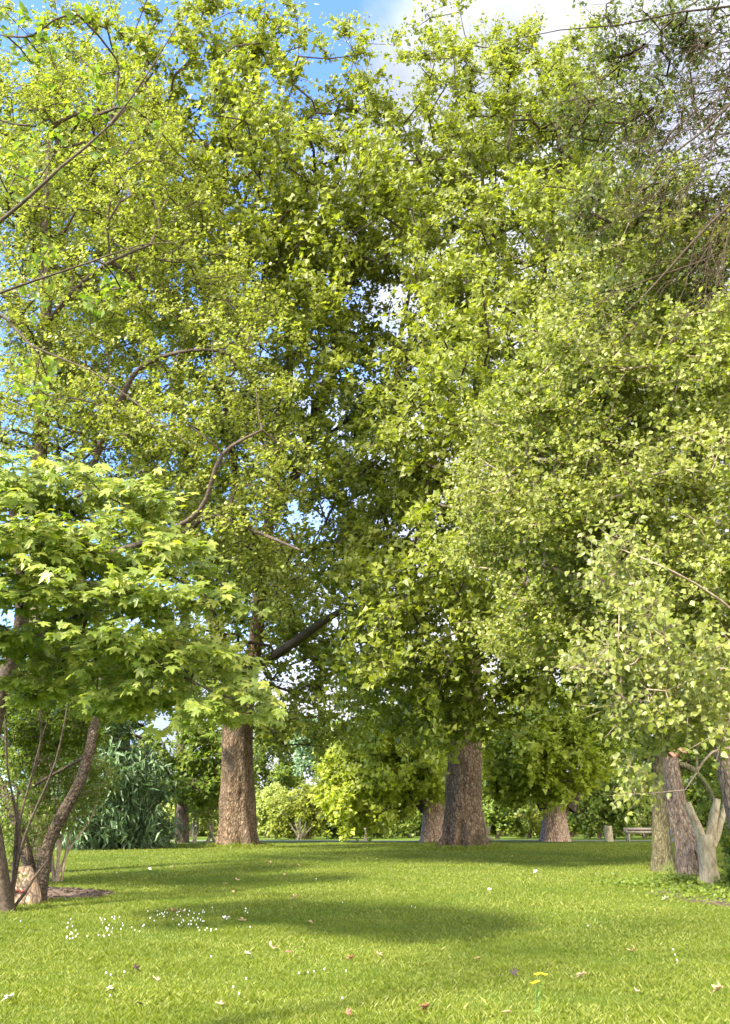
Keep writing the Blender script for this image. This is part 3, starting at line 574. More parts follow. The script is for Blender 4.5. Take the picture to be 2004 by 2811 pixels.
blm = [bM(20, 508, 60, 38, 9, 1.1), bM(85, 498, 40, 24, 9.2, .9), bM(140, 510, 42, 20, 9, .8), bM(30, 560, 80, 40, 9.5, 1.2), bM(105, 550, 70, 35, 9, 1), bM(175, 558, 32, 26, 8.8, .7),
       bM(70, 600, 90, 28, 9.4, 1.1), bM(160, 600, 55, 25, 8.8, .9), bM(210, 600, 35, 22, 8.8, .6), bM(150, 650, 90, 20, 9.6, 1), bM(60, 650, 80, 25, 11, 1.2), bM(210, 665, 45, 20, 9.3, .8), bM(245, 690, 38, 16, 9, .5),
       bM(262, 706, 22, 10, 9, .4), bM(170, 690, 60, 10, 10, .7), bM(100, 670, 60, 16, 11, 1), bM(20, 480, 30, 20, 9.5, .7), bM(130, 700, 60, 14, 10.5, 1), bM(215, 712, 40, 10, 9.4, .6), bM(40, 690, 40, 20, 11.5, 1), bM(-75, 520, 80, 60, 10, 1.3), bM(-70, 630, 80, 45, 10.5, 1.3)]
tree('maple_tree', 'maple with large bright lobed leaves spreading from the left edge', 'tree', bm, tm_, rm_, blm, 680, M['maple_leaf'], M['branch_bark'], M['branch_bark'],
     'maple', .115, 3, .40, 6, limbs=limm, flare=.2, rough=.06, seed=17, r0=.004, up=.05, lup=.9, face=np.array([.1, -.55, 0]), twig_r=.002, step=.3, wig=.05, outw=.5, flat=.16, droop=.7, spread=.55)

# ================================================================== HEART-LEAVED SHRUB, RIGHT FOREGROUND
Yh = 10.5
bh = Vector((at(800, 950, Yh).x, Yh, gz(5, Yh)-.05)); sh = scale_at(700, Yh)
th_ = [bh, at(800, 850, Yh), at(795, 760, Yh), at(780, 690, Yh-.3), at(760, 640, Yh-.6)]
rh_ = [5*sh, 4.5*sh, 4*sh, 3.5*sh, 2.5*sh]
limh = [([at(790, 755, Yh), at(740, 748, 9.6), at(712, 752, 9.2), at(697, 772, 9), at(685, 790, 8.9)], [2.4*sh, 1.5*sh, 1.1*sh, .9*sh, .4*sh]),
        ([at(780, 690, Yh-.3), at(730, 670, 9.5), at(680, 668, 9), at(620, 670, 8.6), at(570, 668, 8.5)], [2.4*sh, 1.6*sh, 1.2*sh, .8*sh, .4*sh]),
        ([at(765, 640, Yh-.5), at(720, 600, 9.5), at(670, 570, 9), at(610, 545, 9)], [2*sh, 1.4*sh, 1*sh, .4*sh])]
blh = [blob(615, 560, 22, 22, 8.8, .4), blob(640, 610, 30, 25, 8.8, .5), blob(600, 585, 14, 14, 8.8, .3), blob(600, 660, 45, 20, 8.6, .5), blob(650, 650, 45, 28, 8.6, .6), blob(720, 660, 25, 25, 8.6, .4),
       blob(640, 710, 30, 20, 8.6, .5), blob(690, 725, 40, 22, 8.6, .6), blob(637, 765, 14, 22, 9, .3), blob(638, 803, 9, 18, 9.2, .25), blob(735, 735, 20, 18, 8.6, .4), blob(668, 690, 60, 25, 8.8, .6)]
tree('heart_leaved_shrub', 'shrub with pale heart-shaped leaves overhanging the right-hand trunks', 'shrub', bh, th_, rh_, blh, 230, M['heart_leaf'], M['grey_bark'], M['pale_twig'],
     'heart', .052, 4, .30, 6, limbs=limh, flare=.1, rough=.05, seed=21, r0=.003, up=-.1, lup=.5, face=np.array([-.4, -.7, 0]), twig_r=.0018, step=.22, wig=.05, outw=.4, droop=1.0, spread=.7, crown_name='foliage')

# ================================================================== LEFT: LEANING MULTI-STEM TREE AND UNDERSTOREY
bs = on_ground(38, 903); Ys = bs.y; ss = scale_at(850, Ys)
root = empty('leaning_tree', bs, 'leaning tree with two dark curved stems rising from the mulch', 'tree')
P_ = lambda l, dz=0: [at(x, y, Ys+d) for x, y, d in l]
mb = MB(); loft(mb, P_([(36, 905, .1), (42, 875, 0), (48, 845, 0), (62, 815, -.1), (78, 785, -.1), (88, 755, 0), (94, 725, .2), (98, 700, .3), (106, 660, .5)]), [9.5*ss, 7*ss, 6.2*ss, 6*ss, 5.6*ss, 5.2*ss, 4.8*ss, 4.4*ss, 2.4*ss], 26, .25, 5, .09, 3, .5)
mb.build('stem', M['stem_bark'], root, True)
mb = MB(); loft(mb, P_([(34, 903, 0), (31, 875, .1), (24, 845, .2), (16, 820, .3), (8, 800, .5), (-6, 770, .6), (-20, 720, .6)]), [9*ss, 6*ss, 5.6*ss, 5.2*ss, 5*ss, 4*ss, 3*ss], 26, .25, 5, .09, 5, .5)
tag(mb.build('stem', M['stem_bark'], root, True), 'paler stem leaning left')
stA = P_([(106, 660, .5)])[0]; blA = [blob(60, 690, 60, 35, Ys+1, 1.5), blob(20, 680, 45, 40, Ys+1, 1.5), blob(90, 640, 50, 30, Ys+1, 1.4), blob(130, 660, 35, 18, Ys+1, 1), blob(20, 740, 35, 40, Ys+2, 1.2), blob(70, 740, 30, 20, Ys+2, .8)]
att = sample_blobs(blA, 330, .7)
arr, par, nm, tips = grow([([tuple(p) for p in P_([(88, 755, 0), (94, 725, .2), (98, 700, .3), (106, 660, .5)])], None), ([tuple(p) for p in P_([(8, 800, .5), (-6, 770, .6), (-20, 720, .6)])], None)], att, .35, .06)
ch, rad = chains_of(arr, par, nm, tips, .004)
br = MB()
for path, rr in ch: br.tube(path, rr, 4, cap=False)
Pl, D = sprigs(br, arr[tips], 5, .45, 14, .1, .002, np.array(at(60, 700, Ys)), flat=.6)
br.build('branches', M['branch_bark'], root, True); cr_ = MB(); cr_.add(*leaf_arrays(Pl, .075, 'round', .8, .3, FRONT)); cr_.build('crown', M['dark_leaf'], root)

# stump of pale bark between the stems
mb = MB(); q = at(24, 901, Ys-.1); q.z = gz(q.x, q.y)
rt = empty('tree_stump', q, 'pinkish barked stump with dark red scar at the foot of the leaning tree', 'stump')
loft(mb, [q+Vector((0, 0, -.1)), q+Vector((0, 0, .2)), q+Vector((-.05, 0, .42)), q+Vector((-.08, 0, .6))], [.3, .24, .2, .12], 30, .3, 5, .12, 9, .3); mb.build('bark', M['stout_bark'], rt, True)
mb = MB(); c0 = q+Vector((-.02, -.255, .22))
for k in range(5): mb.tube([c0+Vector((-.1+.045*k, .02+.012*abs(k-2), .015*(-1)**k)), c0+Vector((-.07+.05*k, .0, .01*(-1)**(k+1)-.02))], [.022, .015], 6)
M['scar'] = plain_mat('scar', [(.10, .012, .006), (.22, .04, .02)], scale=20); mb.build('scar', M['scar'], rt, True)

def thin_stems(name, label, base_px, tops, r, mat, cat='shrub', group=None, blobs=None, nclus=80, leafm=None, lsize=.05, Y=None, kind='oval', k=4, tl=.3, nleaf=10, flat=1., lup=.6, droop=.3, up=.2):
    b = on_ground(*base_px) if Y is None else Vector((at(base_px[0], base_px[1], Y).x, Y, 0)); b.z = gz(b.x, b.y)
    root = empty(name, b, label, cat, group); br = MB(); mains = []
    for i, (x, y, d) in enumerate(tops):
        e = at(x, y, b.y+d); m1_ = b.lerp(e, .33)+Vector((random.uniform(-1, 1), random.uniform(-1, 1), 0))*.05*(e-b).length; m2_ = b.lerp(e, .66)+Vector((random.uniform(-1, 1), random.uniform(-1, 1), 0))*.05*(e-b).length
        s0 = b+Vector((random.uniform(-1, 1), random.uniform(-1, 1), 0))*r*4-Vector((0, 0, .03)); pts = [s0, m1_, m2_, e]
        one = MB(); loft(one, pts, [r, r*.8, r*.6, r*.3], 8, 0, 3, .08, i, nseg=4); one.build('stem', mat, root, True); mains.append(([tuple(p) for p in pts], None if i == 0 else None))
    if blobs:
        # every stem starts a line of its own
        att = sample_blobs(blobs, nclus, .7); att = att[att[:, 2] > b.z+.15]; arr, par, nm, tips = grow(mains, att, .35, .06); ch, rad = chains_of(arr, par, nm, tips, r*.16, rmax=r*.6)
        for path, rr in ch: br.tube(path, rr, 3, cap=False)
        P, D = sprigs(br, arr[tips], k, tl, nleaf, up, r*.12, np.array([bb[0] for bb in blobs]).mean(0), flat=flat)
        br.build('branches', mat, root, True); c = MB(); c.add(*leaf_arrays(P, lsize, kind, lup, droop, FRONT)); c.build('foliage', leafm, root)
    return root
YU = Ys+3.5
thin_stems('understorey_shrub', 'shaded shrub with many thin upright stems behind the leaning tree', (55, 882), [(45, 690, 0), (70, 680, .5), (85, 740, .6), (20, 700, .4), (60, 760, -.3), (100, 790, .8), (30, 760, .2)], .03, M['pale_twig'],
           blobs=[blob(40, 730, 70, 50, YU, 1.6), blob(30, 800, 55, 40, YU, 1.4), blob(75, 780, 35, 35, YU+.5, 1.2), blob(10, 850, 30, 25, YU-.5, .8), blob(90, 700, 30, 40, YU+.5, 1.2), blob(60, 660, 60, 40, YU+1, 1.5)], nclus=520, leafm=M['dark_leaf'], lsize=.08, k=5, tl=.45, nleaf=13)
thin_stems('sapling', 'dark crooked sapling stems at the left edge beside the maple', (14, 910), [(18, 790, .1), (70, 690, -.4), (35, 660, .2), (5, 700, 0), (48, 860, -.3)], .028, M['branch_bark'],
           blobs=[blob(20, 700, 40, 40, Ys-.5, .8), blob(8, 800, 25, 50, Ys-.3, .6), blob(6, 880, 12, 20, Ys-.3, .3)], nclus=110, leafm=M['dark_leaf'], lsize=.07, cat='sapling')

# ================================================================== RIGHT: OLD TRUNKS
def snag(name, label, cat, pts, rad, mat, flare=.15, rough=.08, seed=0, sides=36, parts=None, part='trunk', knots=(), fh=.7, lobes=5):
    b = Vector(pts[0]); b.z = gz(b.x, b.y); root = empty(name, b, label, cat)
    mb = MB(); loft(mb, [b-Vector((0, 0, .1))]+pts[1:], rad, sides, flare, lobes, rough, seed, fh, knots=knots); mb.build(part, mat, root, True)
    return root
g1 = on_ground(690, 881); Y1 = g1.y; s1 = scale_at(820, Y1)
a1_ = lambda l: [at(x, y, Y1+d) for x, y, d in l]
rt = snag('dead_tree', 'reddish brown leaning trunk sawn off at the top, with a dark hollow', 'tree', a1_([(690, 881, 0), (688, 855, 0), (683, 830, 0), (677, 805, 0), (674, 785, 0), (672, 770, 0), (671, 758, 0)]), [12.5*s1, 11.5*s1, 10.8*s1, 10*s1, 9.2*s1, 8.3*s1, 7.5*s1], M['red_bark'], .12, .10, 2, 44,
          knots=((1.2, 5.9, .06, .15), (.8, 6.1, .09, .25), (.45, 0, .10, .25), (1.9, 4.0, -.03, .07)))
mb = MB(); hc = at(698, 853, Y1)+Vector((0, -.24, 0))
V = []; n = 22
for ring, (rs, dy) in enumerate([(1.12, -.06), (1, .0), (.8, .06), (.0001, .1)]):
    for i in range(n):
        a = 2*math.pi*i/n; k_ = 1+.25*math.sin(a*2+1)+.15*math.sin(a*5)
        V.append((hc.x+.105*rs*k_*math.cos(a), hc.y+dy*.6, hc.z+.15*rs*k_*math.sin(a)))
mb.add(V, [[(r*n+i, r*n+(i+1) % n, (r+1)*n+(i+1) % n, (r+1)*n+i) for r in range(3) for i in range(n)]]); mb.build('hollow', M['hollow'], rt, True)
mb = MB(); tp = at(671, 757, Y1); loft(mb, [tp, tp+Vector((.12, 0, .08)), tp+Vector((.3, -.1, .14))], [.10, .08, .075], 16, 0, 3, .1, 4); mb.build('cut_limb', M['cut_wood'], rt, True)
# arching dead branch from its top
mb = MB(); loft(mb, a1_([(672, 764, 0), (690, 768, -.1), (706, 784, -.2), (716, 806, -.3), (724, 830, -.3)]), [3.6*s1, 3*s1, 2.4*s1, 1.8*s1, 1*s1], 12, 0, 3, .1, 4); mb.build('arching_limb', M['moss_bark'], rt, True)
g2 = on_ground(668, 876); Y2 = g2.y+1.2; s2 = scale_at(820, Y2); a2_ = lambda l: [at(x, y, Y2+d) for x, y, d in l]
rt2 = snag('mossy_tree', 'dark mossy trunk standing behind the reddish leaning trunk', 'tree', a2_([(665, 878, 0), (662, 850, 0), (660, 815, 0), (659, 780, 0), (660, 740, 0), (668, 700, 0), (680, 650, 0), (700, 560, 0)]), [12*s2, 9.5*s2, 8.5*s2, 8*s2, 7.5*s2, 6*s2, 4*s2, 2*s2], M['moss_bark'], .35, .1, 6, 30)
blB = [blob(640, 720, 50, 40, Y2, 1.5), blob(700, 730, 50, 50, Y2+.5, 1.5), blob(620, 660, 60, 50, Y2, 1.6), blob(690, 660, 60, 50, Y2, 1.6), blob(725, 780, 30, 40, Y2+2, 1.2)]
att = sample_blobs(blB, 420, .7); arr, par, nm, tips = grow([([tuple(p) for p in a2_([(657, 780, 0), (660, 740, 0), (668, 700, 0), (680, 650, 0), (700, 560, 0)])], None)], att, .4, .07)
ch, rad = chains_of(arr, par, nm, tips, .005); br = MB()
for path, rr in ch: br.tube(path, rr, 4, cap=False)
Pl, D = sprigs(br, arr[tips], 5, .5, 13, .1, .002, np.array(at(660, 700, Y2)), flat=.7)
br.build('branches', M['branch_bark'], rt2, True); cr_ = MB(); cr_.add(*leaf_arrays(Pl, .08, 'round', .8, .3, FRONT)); cr_.build('crown', M['dark_leaf'], rt2)
g3 = on_ground(709, 888); Y3 = g3.y; s3 = scale_at(840, Y3); a3_ = lambda l: [at(x, y, Y3+d) for x, y, d in l]
rt3 = empty('forked_stump', g3, 'pale smooth stump forking into three cut prongs at far right', 'stump')
mb = MB(); loft(mb, [g3-Vector((0, 0, .1))]+a3_([(708, 868, 0), (706, 848, 0), (705, 835, 0)]), [9.5*s3, 8.0*s3, 8.4*s3, 7.5*s3], 30, .25, 4, .13, 7, .4); mb.build('trunk', M['pale_bark'], rt3, True)
for l, r_ in (([(703, 842, 0), (697, 826, -.05), (691, 812, -.05), (687, 803, -.05)], [5.2, 4.6, 4, 4.2]), ([(708, 842, 0), (712, 826, 0), (715, 812, 0), (717, 799, 0)], [5.5, 4.8, 4.4, 3.6]), ([(713, 846, .1), (719, 828, .15), (724, 810, .2), (728, 792, .2)], [4, 3.6, 3.2, 2.6])):
    mb = MB(); loft(mb, a3_(l), [q_*s3 for q_ in r_], 18, 0, 3, .15, 5); mb.build('prong', M['pale_bark'], rt3, True)
# right edge shrubs and ground cover
thin_stems('understorey_shrub', 'dark leafy shrub at the right edge beside the forked stump', (738, 890), [(732, 845, 0), (745, 820, .2), (740, 850, -.2), (733, 868, 0)], .02, M['branch_bark'],
           blobs=[blob(736, 882, 10, 20, Y3-.6, .4), blob(744, 850, 16, 30, Y3+.6, .5)], nclus=130, leafm=M['dark_leaf'], lsize=.07, kind='heart')
def ground_cover():
    n = 9000; P = []
    c = on_ground(695, 886)
    pts = rng.normal(size=(n, 2))*np.array([.75, .42])+np.array([c.x+.15, c.y+.0]); e = rng.normal(size=(3500, 2))*np.array([.55, .7])+np.array([on_ground(725, 897).x, on_ground(725, 897).y])
    pts = np.concatenate([pts, e]); n = len(pts); z = np.array([gz(x, y)+abs(random.gauss(0, .07))*(1+mnoise.noise(Vector((x*2, y*2, 0)))) for x, y in pts])
    V, f = leaf_arrays(np.column_stack([pts, z]), .055, 'heart', 1.0, .1, FRONT); mb = MB(); mb.add(V, f)
    o = mb.build('ground_cover', M['dark_leaf']); tag(o, 'low ivy and weeds around the foot of the right-hand trunks', 'ground cover', None, 'stuff')
ground_cover()
def mulch_chips():
    mb = MB()
    for i in range(420):
        a = random.uniform(0, 2*math.pi); r = math.sqrt(random.random()); x = ml.x-.3+1.75*r*math.cos(a); y = ml.y+.3+1.15*r*math.sin(a); z = gz(x, y)+.06*(1-r*r)+.02
        d = Vector((random.uniform(-1, 1), random.uniform(-1, 1), random.uniform(-.2, .3))).normalized()*random.uniform(.03, .09); p = Vector((x, y, z))
        mb.tube([p-d, p, p+d], [.008, .02, .006], 4)
    tag(mb.build('wood_chips', M['stem_bark']), 'scattered bark chips lying on the mulch bed', 'wood chips', None, 'stuff')
mulch_chips()

# ================================================================== NEAR CHERRY BRANCHES, TOP LEFT
Yc = 6.5
bc = Vector((at(-150, 950, Yc).x-.5, Yc, gz(0, Yc)-.05)); sc_ = scale_at(200, Yc)
tcp = [bc, at(-160, 800, Yc), at(-150, 600, Yc), at(-130, 400, Yc), at(-100, 250, Yc), at(-60, 180, Yc)]
limc = [([at(-100, 255, Yc), at(-30, 240, Yc-.2), at(20, 205, Yc-.4), at(60, 168, Yc-.5), at(110, 125, Yc-.6), at(150, 70, Yc-.7), at(180, 20, Yc-.8)], [3*sc_, 2.2*sc_, 1.8*sc_, 1.5*sc_, 1.1*sc_, .8*sc_, .4*sc_]),
        ([at(-110, 300, Yc), at(-30, 300, Yc-.2), at(30, 282, Yc-.3), at(90, 262, Yc-.4), at(140, 245, Yc-.5), at(175, 243, Yc-.5)], [2.4*sc_, 1.5*sc_, 1.2*sc_, .9*sc_, .6*sc_, .35*sc_]),
        ([at(-110, 320, Yc), at(-20, 300, Yc), at(30, 345, Yc-.2), at(90, 370, Yc-.4), at(145, 410, Yc-.5), at(190, 445, Yc-.6)], [2.4*sc_, 1.5*sc_, 1.1*sc_, .8*sc_, .6*sc_, .3*sc_])]
blc = [blob(60, 60, 60, 45, Yc, .5), blob(20, 150, 40, 50, Yc, .5), blob(120, 130, 45, 40, Yc, .4), blob(60, 280, 60, 30, Yc, .4), blob(40, 370, 45, 25, Yc, .4), blob(10, 30, 40, 30, Yc, .4), blob(-160, 60, 120, 100, Yc+.5, 1.6), blob(-150, 250, 100, 90, Yc+.5, 1.6), blob(-170, -120, 120, 100, Yc+.5, 1.6)]
tree('cherry_tree', 'near tree reaching dark knobbly branches with sparse oval leaves across the top left', 'tree', bc, tcp, [.16, .14, .12, .1, .08, .05], blc, 420, M['cherry_leaf'], M['grey_bark'], M['branch_bark'],
     'oval', .08, 3, .2, 4, limbs=limc, seed=31, r0=.0035, up=.1, lup=.5, twig_r=.0016, step=.12, wig=.02, outw=.2, droop=.6)

# ================================================================== BACKGROUND TREES AND SHRUBS
def bg_tree(name, label, cat, px, py, Y, wpx, blobs, nclus, leafm, barkm, kind='round', lsize=.2, k=5, tl=.9, nleaf=11, top=700, group=None, limbs=(), flare=.15, up=.3, lean=0, droop=.3, lup=.7, crown='crown', rough=.06, seed=0, taper=.4, tks=None, **kw):
    b = Vector((at(px, py, Y).x, Y, gz(0, Y)-.1)); s = scale_at(py, Y); hs = [py, py-(py-top)*.33, py-(py-top)*.66, top]
    pts = [b]+[at(px+lean*(i+1)/3, hs[i+1], Y) for i in range(3)]; w = wpx*s/2
    return tree(name, label, cat, b, pts, [w*1.1, w*.95, w*.8, w*taper], blobs, nclus, leafm, barkm, M['branch_bark'], kind, lsize, k, tl, nleaf, limbs=limbs, flare=flare, rough=rough, seed=seed, r0=.02, up=up, lup=lup, droop=droop, face=FRONT, twig_r=.012, step=.8, outw=.4, crown_name=crown, **kw)
# dark trunk behind the first plane
bg_tree('dark_trunked_tree', 'slender dark-trunked tree left of the tallest plane, with dark tiered foliage', 'tree', 182, 845, 46, 13, [blob(150, 765, 45, 28, 46, 3), blob(215, 770, 38, 30, 46, 3), blob(185, 790, 40, 14, 45, 2.5), blob(140, 690, 40, 25, 47, 3), blob(205, 700, 30, 20, 46, 3), blob(200, 740, 16, 20, 46, 2), blob(120, 730, 26, 22, 46, 2), blob(170, 660, 40, 25, 46, 3)],
        300, M['mid_leaf'], M['grey_bark'], lsize=.22, top=650, seed=41, flat=.6, limbs=[([at(178, 795, 46), at(165, 772, 45), at(150, 745, 44.5), at(135, 735, 44)], [.22, .17, .1, .05]), ([at(182, 760, 46), at(200, 742, 46), at(222, 730, 46)], [.16, .1, .05])])
# big blue-green weeping shrub
bg_tree('weeping_tree', 'blue-green weeping evergreen behind the leaning tree at left', 'tree', 108, 850, 38, 12, [blob(105, 815, 42, 28, 37, 3), blob(120, 775, 40, 30, 37, 3), blob(90, 740, 40, 30, 38, 3), blob(75, 800, 30, 40, 38, 3), blob(142, 822, 22, 20, 37, 2), blob(70, 700, 50, 30, 38, 3)],
        520, M['blue_leaf'], M['grey_bark'], kind='long', lsize=.34, top=700, up=-.6, droop=1.4, nleaf=11, seed=43, lup=.3)
# pollarded stout planes
for (px, lab, sd, bls, lims, w) in (
    (434, 'stout pinkish trunk half hidden behind the wide plane, with bright leafy shoots', 51, [blob(370, 795, 45, 32, 47, 3), blob(345, 812, 24, 16, 46, 2), blob(400, 770, 45, 30, 47, 3), blob(380, 745, 45, 28, 48, 3), blob(432, 780, 22, 18, 48, 2), blob(350, 765, 30, 20, 49, 2), blob(415, 735, 50, 30, 49, 3)],
     [([at(428, 805, 50), at(412, 790, 50), at(398, 772, 49)], [.55, .35, .2]), ([at(438, 803, 50), at(440, 785, 50), at(446, 765, 50)], [.4, .3, .2]), ([at(430, 803, 50), at(424, 780, 50), at(425, 755, 50)], [.35, .28, .15])], 27),
    (555, 'stout pollarded pinkish trunk topped by a tuft of bright yellow-green shoots', 53, [blob(555, 765, 48, 30, 48, 3), blob(530, 750, 35, 30, 48, 3), blob(585, 745, 30, 30, 48, 3), blob(550, 785, 28, 14, 47, 2), blob(555, 725, 50, 30, 49, 3), blob(508, 780, 25, 25, 49, 2)],
     [([at(548, 806, 50), at(534, 785, 50), at(526, 765, 50)], [.5, .3, .15]), ([at(564, 806, 50), at(576, 785, 50), at(590, 760, 50)], [.7, .4, .2]), ([at(556, 805, 50), at(556, 785, 50), at(560, 750, 50)], [.4, .3, .15])], 28)):
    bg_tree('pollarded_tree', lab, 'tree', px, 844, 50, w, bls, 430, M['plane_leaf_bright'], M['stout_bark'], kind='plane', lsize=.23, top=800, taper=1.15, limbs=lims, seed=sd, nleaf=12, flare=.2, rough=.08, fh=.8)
# row of shrubs and trees beyond the path
SH = [  # px, base, Y, blobs, clusters, material, name, label, kind
 (160, 60, [(160, 832, 24, 13), (172, 828, 14, 10)], 130, 'mid_leaf', 'round_bush', 'rounded green bush beside the slender dark trunk', 'oval'),
 (140, 66, [(140, 822, 22, 16), (120, 828, 20, 14)], 120, 'pale_leaf', 'pale_bush', 'pale yellowish bush behind the rounded green bush', 'round'),
 (188, 68, [(195, 815, 30, 14), (170, 812, 24, 14), (215, 822, 18, 14)], 150, 'pale_leaf', 'pale_bush', 'pale bush behind the two slim saplings left of the tallest plane', 'round'),
 (268, 64, [(262, 822, 20, 18), (275, 808, 22, 22)], 150, 'pale_leaf', 'pale_bush', 'pale bush just right of the tallest plane trunk', 'round'),
 (308, 58, [(300, 815, 32, 26), (325, 800, 26, 28), (285, 830, 18, 12)], 260, 'olive_leaf', 'olive_bush', 'broad yellow-green bush right of the tallest plane', 'oval'),
 (350, 60, [(350, 828, 26, 14), (380, 830, 22, 12)], 150, 'mid_leaf', 'green_bush', 'low green bush under the bright hanging plane leaves', 'oval'),
 (410, 62, [(405, 826, 24, 18), (420, 812, 18, 20)], 150, 'mid_leaf', 'green_bush', 'dark green bush just left of the wide plane trunk', 'round'),
 (498, 60, [(495, 820, 22, 22), (510, 800, 26, 30), (488, 835, 14, 8)], 220, 'mid_leaf', 'green_bush', 'green bush between the wide plane and the pollarded stump', 'round'),
 (530, 63, [(530, 825, 18, 18)], 110, 'olive_leaf', 'olive_bush', 'small olive bush left of the pollarded stump', 'oval'),
 (572, 66, [(572, 822, 26, 20), (560, 800, 30, 25)], 200, 'mid_leaf', 'green_bush', 'dark green bush directly behind the pollarded stump', 'round'),
 (455, 66, [(455, 815, 26, 24), (470, 790, 24, 24)], 170, 'mid_leaf', 'green_bush', 'green bush directly behind the wide plane trunk', 'round'),
 (380, 68, [(370, 815, 34, 20), (330, 822, 22, 18)], 170, 'olive_leaf', 'olive_bush', 'olive bush under the bright hanging plane leaves', 'round'),
 (235, 72, [(235, 815, 30, 22), (225, 795, 24, 18)], 170, 'mid_leaf', 'green_bush', 'green bush directly behind the tallest plane trunk', 'round'),
 (600, 58, [(600, 822, 22, 20), (615, 800, 26, 28), (585, 800, 14, 25)], 260, 'mid_leaf', 'green_bush', 'dense green bush right of the pollarded stump', 'round'),
 (645, 62, [(645, 818, 24, 22), (655, 790, 26, 26)], 220, 'mid_leaf', 'green_bush', 'green bush behind the wooden bench', 'oval'),
 (700, 50, [(700, 830, 30, 24), (735, 820, 30, 34)], 200, 'mid_leaf', 'green_bush', 'green bush seen between the forked stump prongs', 'round')]
for i, (px, Y, bls, nc, mt, nm_, lab, kd) in enumerate(SH):
    b = Vector((at(px, 842, Y).x, Y, gz(0, Y))); root = empty(nm_, b, lab, 'bush', 'bushes beyond the gravel path')
    B = [blob(x, y, rx, ry, Y, max(rx, ry)*scale_at(y, Y)*.7) for x, y, rx, ry in bls]
    att = sample_blobs(B, nc, .7); att = att[att[:, 2] > gz(0, Y)+.2]; main = []
    for j in range(5): main.append(([tuple(b+Vector((.06*j-.12, 0, -.1))), tuple(b+Vector((random.uniform(-.5, .5), random.uniform(-.3, .3), .7))), tuple(b+Vector((random.uniform(-.9, .9), random.uniform(-.5, .5), 1.5)))], None))
    arr, par, nmn, tips = grow(main, att, .6, .08); ch, rad = chains_of(arr, par, nmn, tips, .014); br = MB()
    for path, rr in ch: br.tube(path, rr, 4, cap=False)
    Pl, D = sprigs(br, arr[tips], 5, .55, 11, .2, .008, np.array(b)); br.build('branches', M['pale_twig'], root, True)
    Pl = Pl[Pl[:, 2] > gz(0, Y)+.03]; c = MB(); c.add(*leaf_arrays(Pl, .19, kd, .7, .3, FRONT)); c.build('foliage', M[mt], root)
def hedge():
    Y = 71; b = Vector((0, Y, gz(0, Y))); root = empty('overgrown_hedge', b, 'long overgrown hedge closing the view behind the bushes and the path', 'hedge'); B = []
    for i in range(22):
        px = -60+40*i; B.append(blob(px, 829-random.uniform(0, 5), 32, 15+random.uniform(0, 7), Y+random.uniform(-1, 1), 1.5))
    att = sample_blobs(B, 900, .7); att = att[att[:, 2] > gz(0, Y)+.1]; mains = []
    for i in range(22):
        for k in range(2):
            q = Vector((B[i][0][0]+random.uniform(-1, 1), Y, gz(0, Y)-.05)); mains.append(([tuple(q), tuple(q+Vector((random.uniform(-.3, .3), 0, .8))), tuple(q+Vector((random.uniform(-.6, .6), 0, 1.5)))], None))
    arr, par, nmn, tips = grow(mains, att, .7, .08); ch, rad = chains_of(arr, par, nmn, tips, .012, rmax=.06); br = MB()
    for path, rr in ch: br.tube(path, rr, 4, cap=False)
    P, D = sprigs(br, arr[tips], 5, .7, 10, .2, .01); br.build('branches', M['grey_bark'], root, True)
    P = P[P[:, 2] > gz(0, Y)+.02]; c = MB(); c.add(*leaf_arrays(P, .25, 'round', .7, .3, FRONT)); c.build('foliage', M['olive_leaf'], root)
hedge()
# taller trees behind the bushes
BT = [(345, 76, 16, [(345, 765, 45, 28), (320, 745, 30, 24), (370, 780, 28, 24)], 'blue_leaf', 'bluish dark tree rising behind the bushes between the two planes'),
      (255, 84, 12, [(245, 770, 26, 30), (280, 735, 30, 22), (285, 780, 16, 20)], 'mid_leaf', 'thin green tree behind the tallest plane trunk'),
      (505, 80, 14, [(500, 770, 35, 30), (515, 740, 38, 28), (480, 790, 20, 20)], 'olive_leaf', 'yellow-green tree behind the bush right of the wide plane'),
      (625, 76, 14, [(625, 765, 38, 34), (650, 735, 40, 30), (610, 735, 30, 25), (600, 790, 25, 18)], 'mid_leaf', 'green tree rising behind the wooden bench'),
      (105, 84, 14, [(105, 790, 45, 30), (160, 800, 16, 16), (60, 760, 50, 40)], 'dark_leaf', 'dark tree far behind the weeping evergreen'),
      (430, 88, 14, [(400, 790, 35, 26), (440, 770, 35, 30)], 'mid_leaf', 'far green tree behind the stout pinkish trunk'),
      (715, 60, 14, [(705, 790, 40, 34), (740, 750, 40, 40)], 'dark_leaf', 'dark tree far behind the trunks at right')]
for i, (px, Y, w, bls, mt, lab) in enumerate(BT):
    bg_tree('background_tree', lab, 'tree', px, 843, Y, w*.45, [blob(x, y, rx, ry, Y, 4) for x, y, rx, ry in bls], 300, M[mt], M['grey_bark'], kind='round', lsize=.27, top=bls[0][1], seed=60+i, group='trees beyond the gravel path', nleaf=11, sides=14)
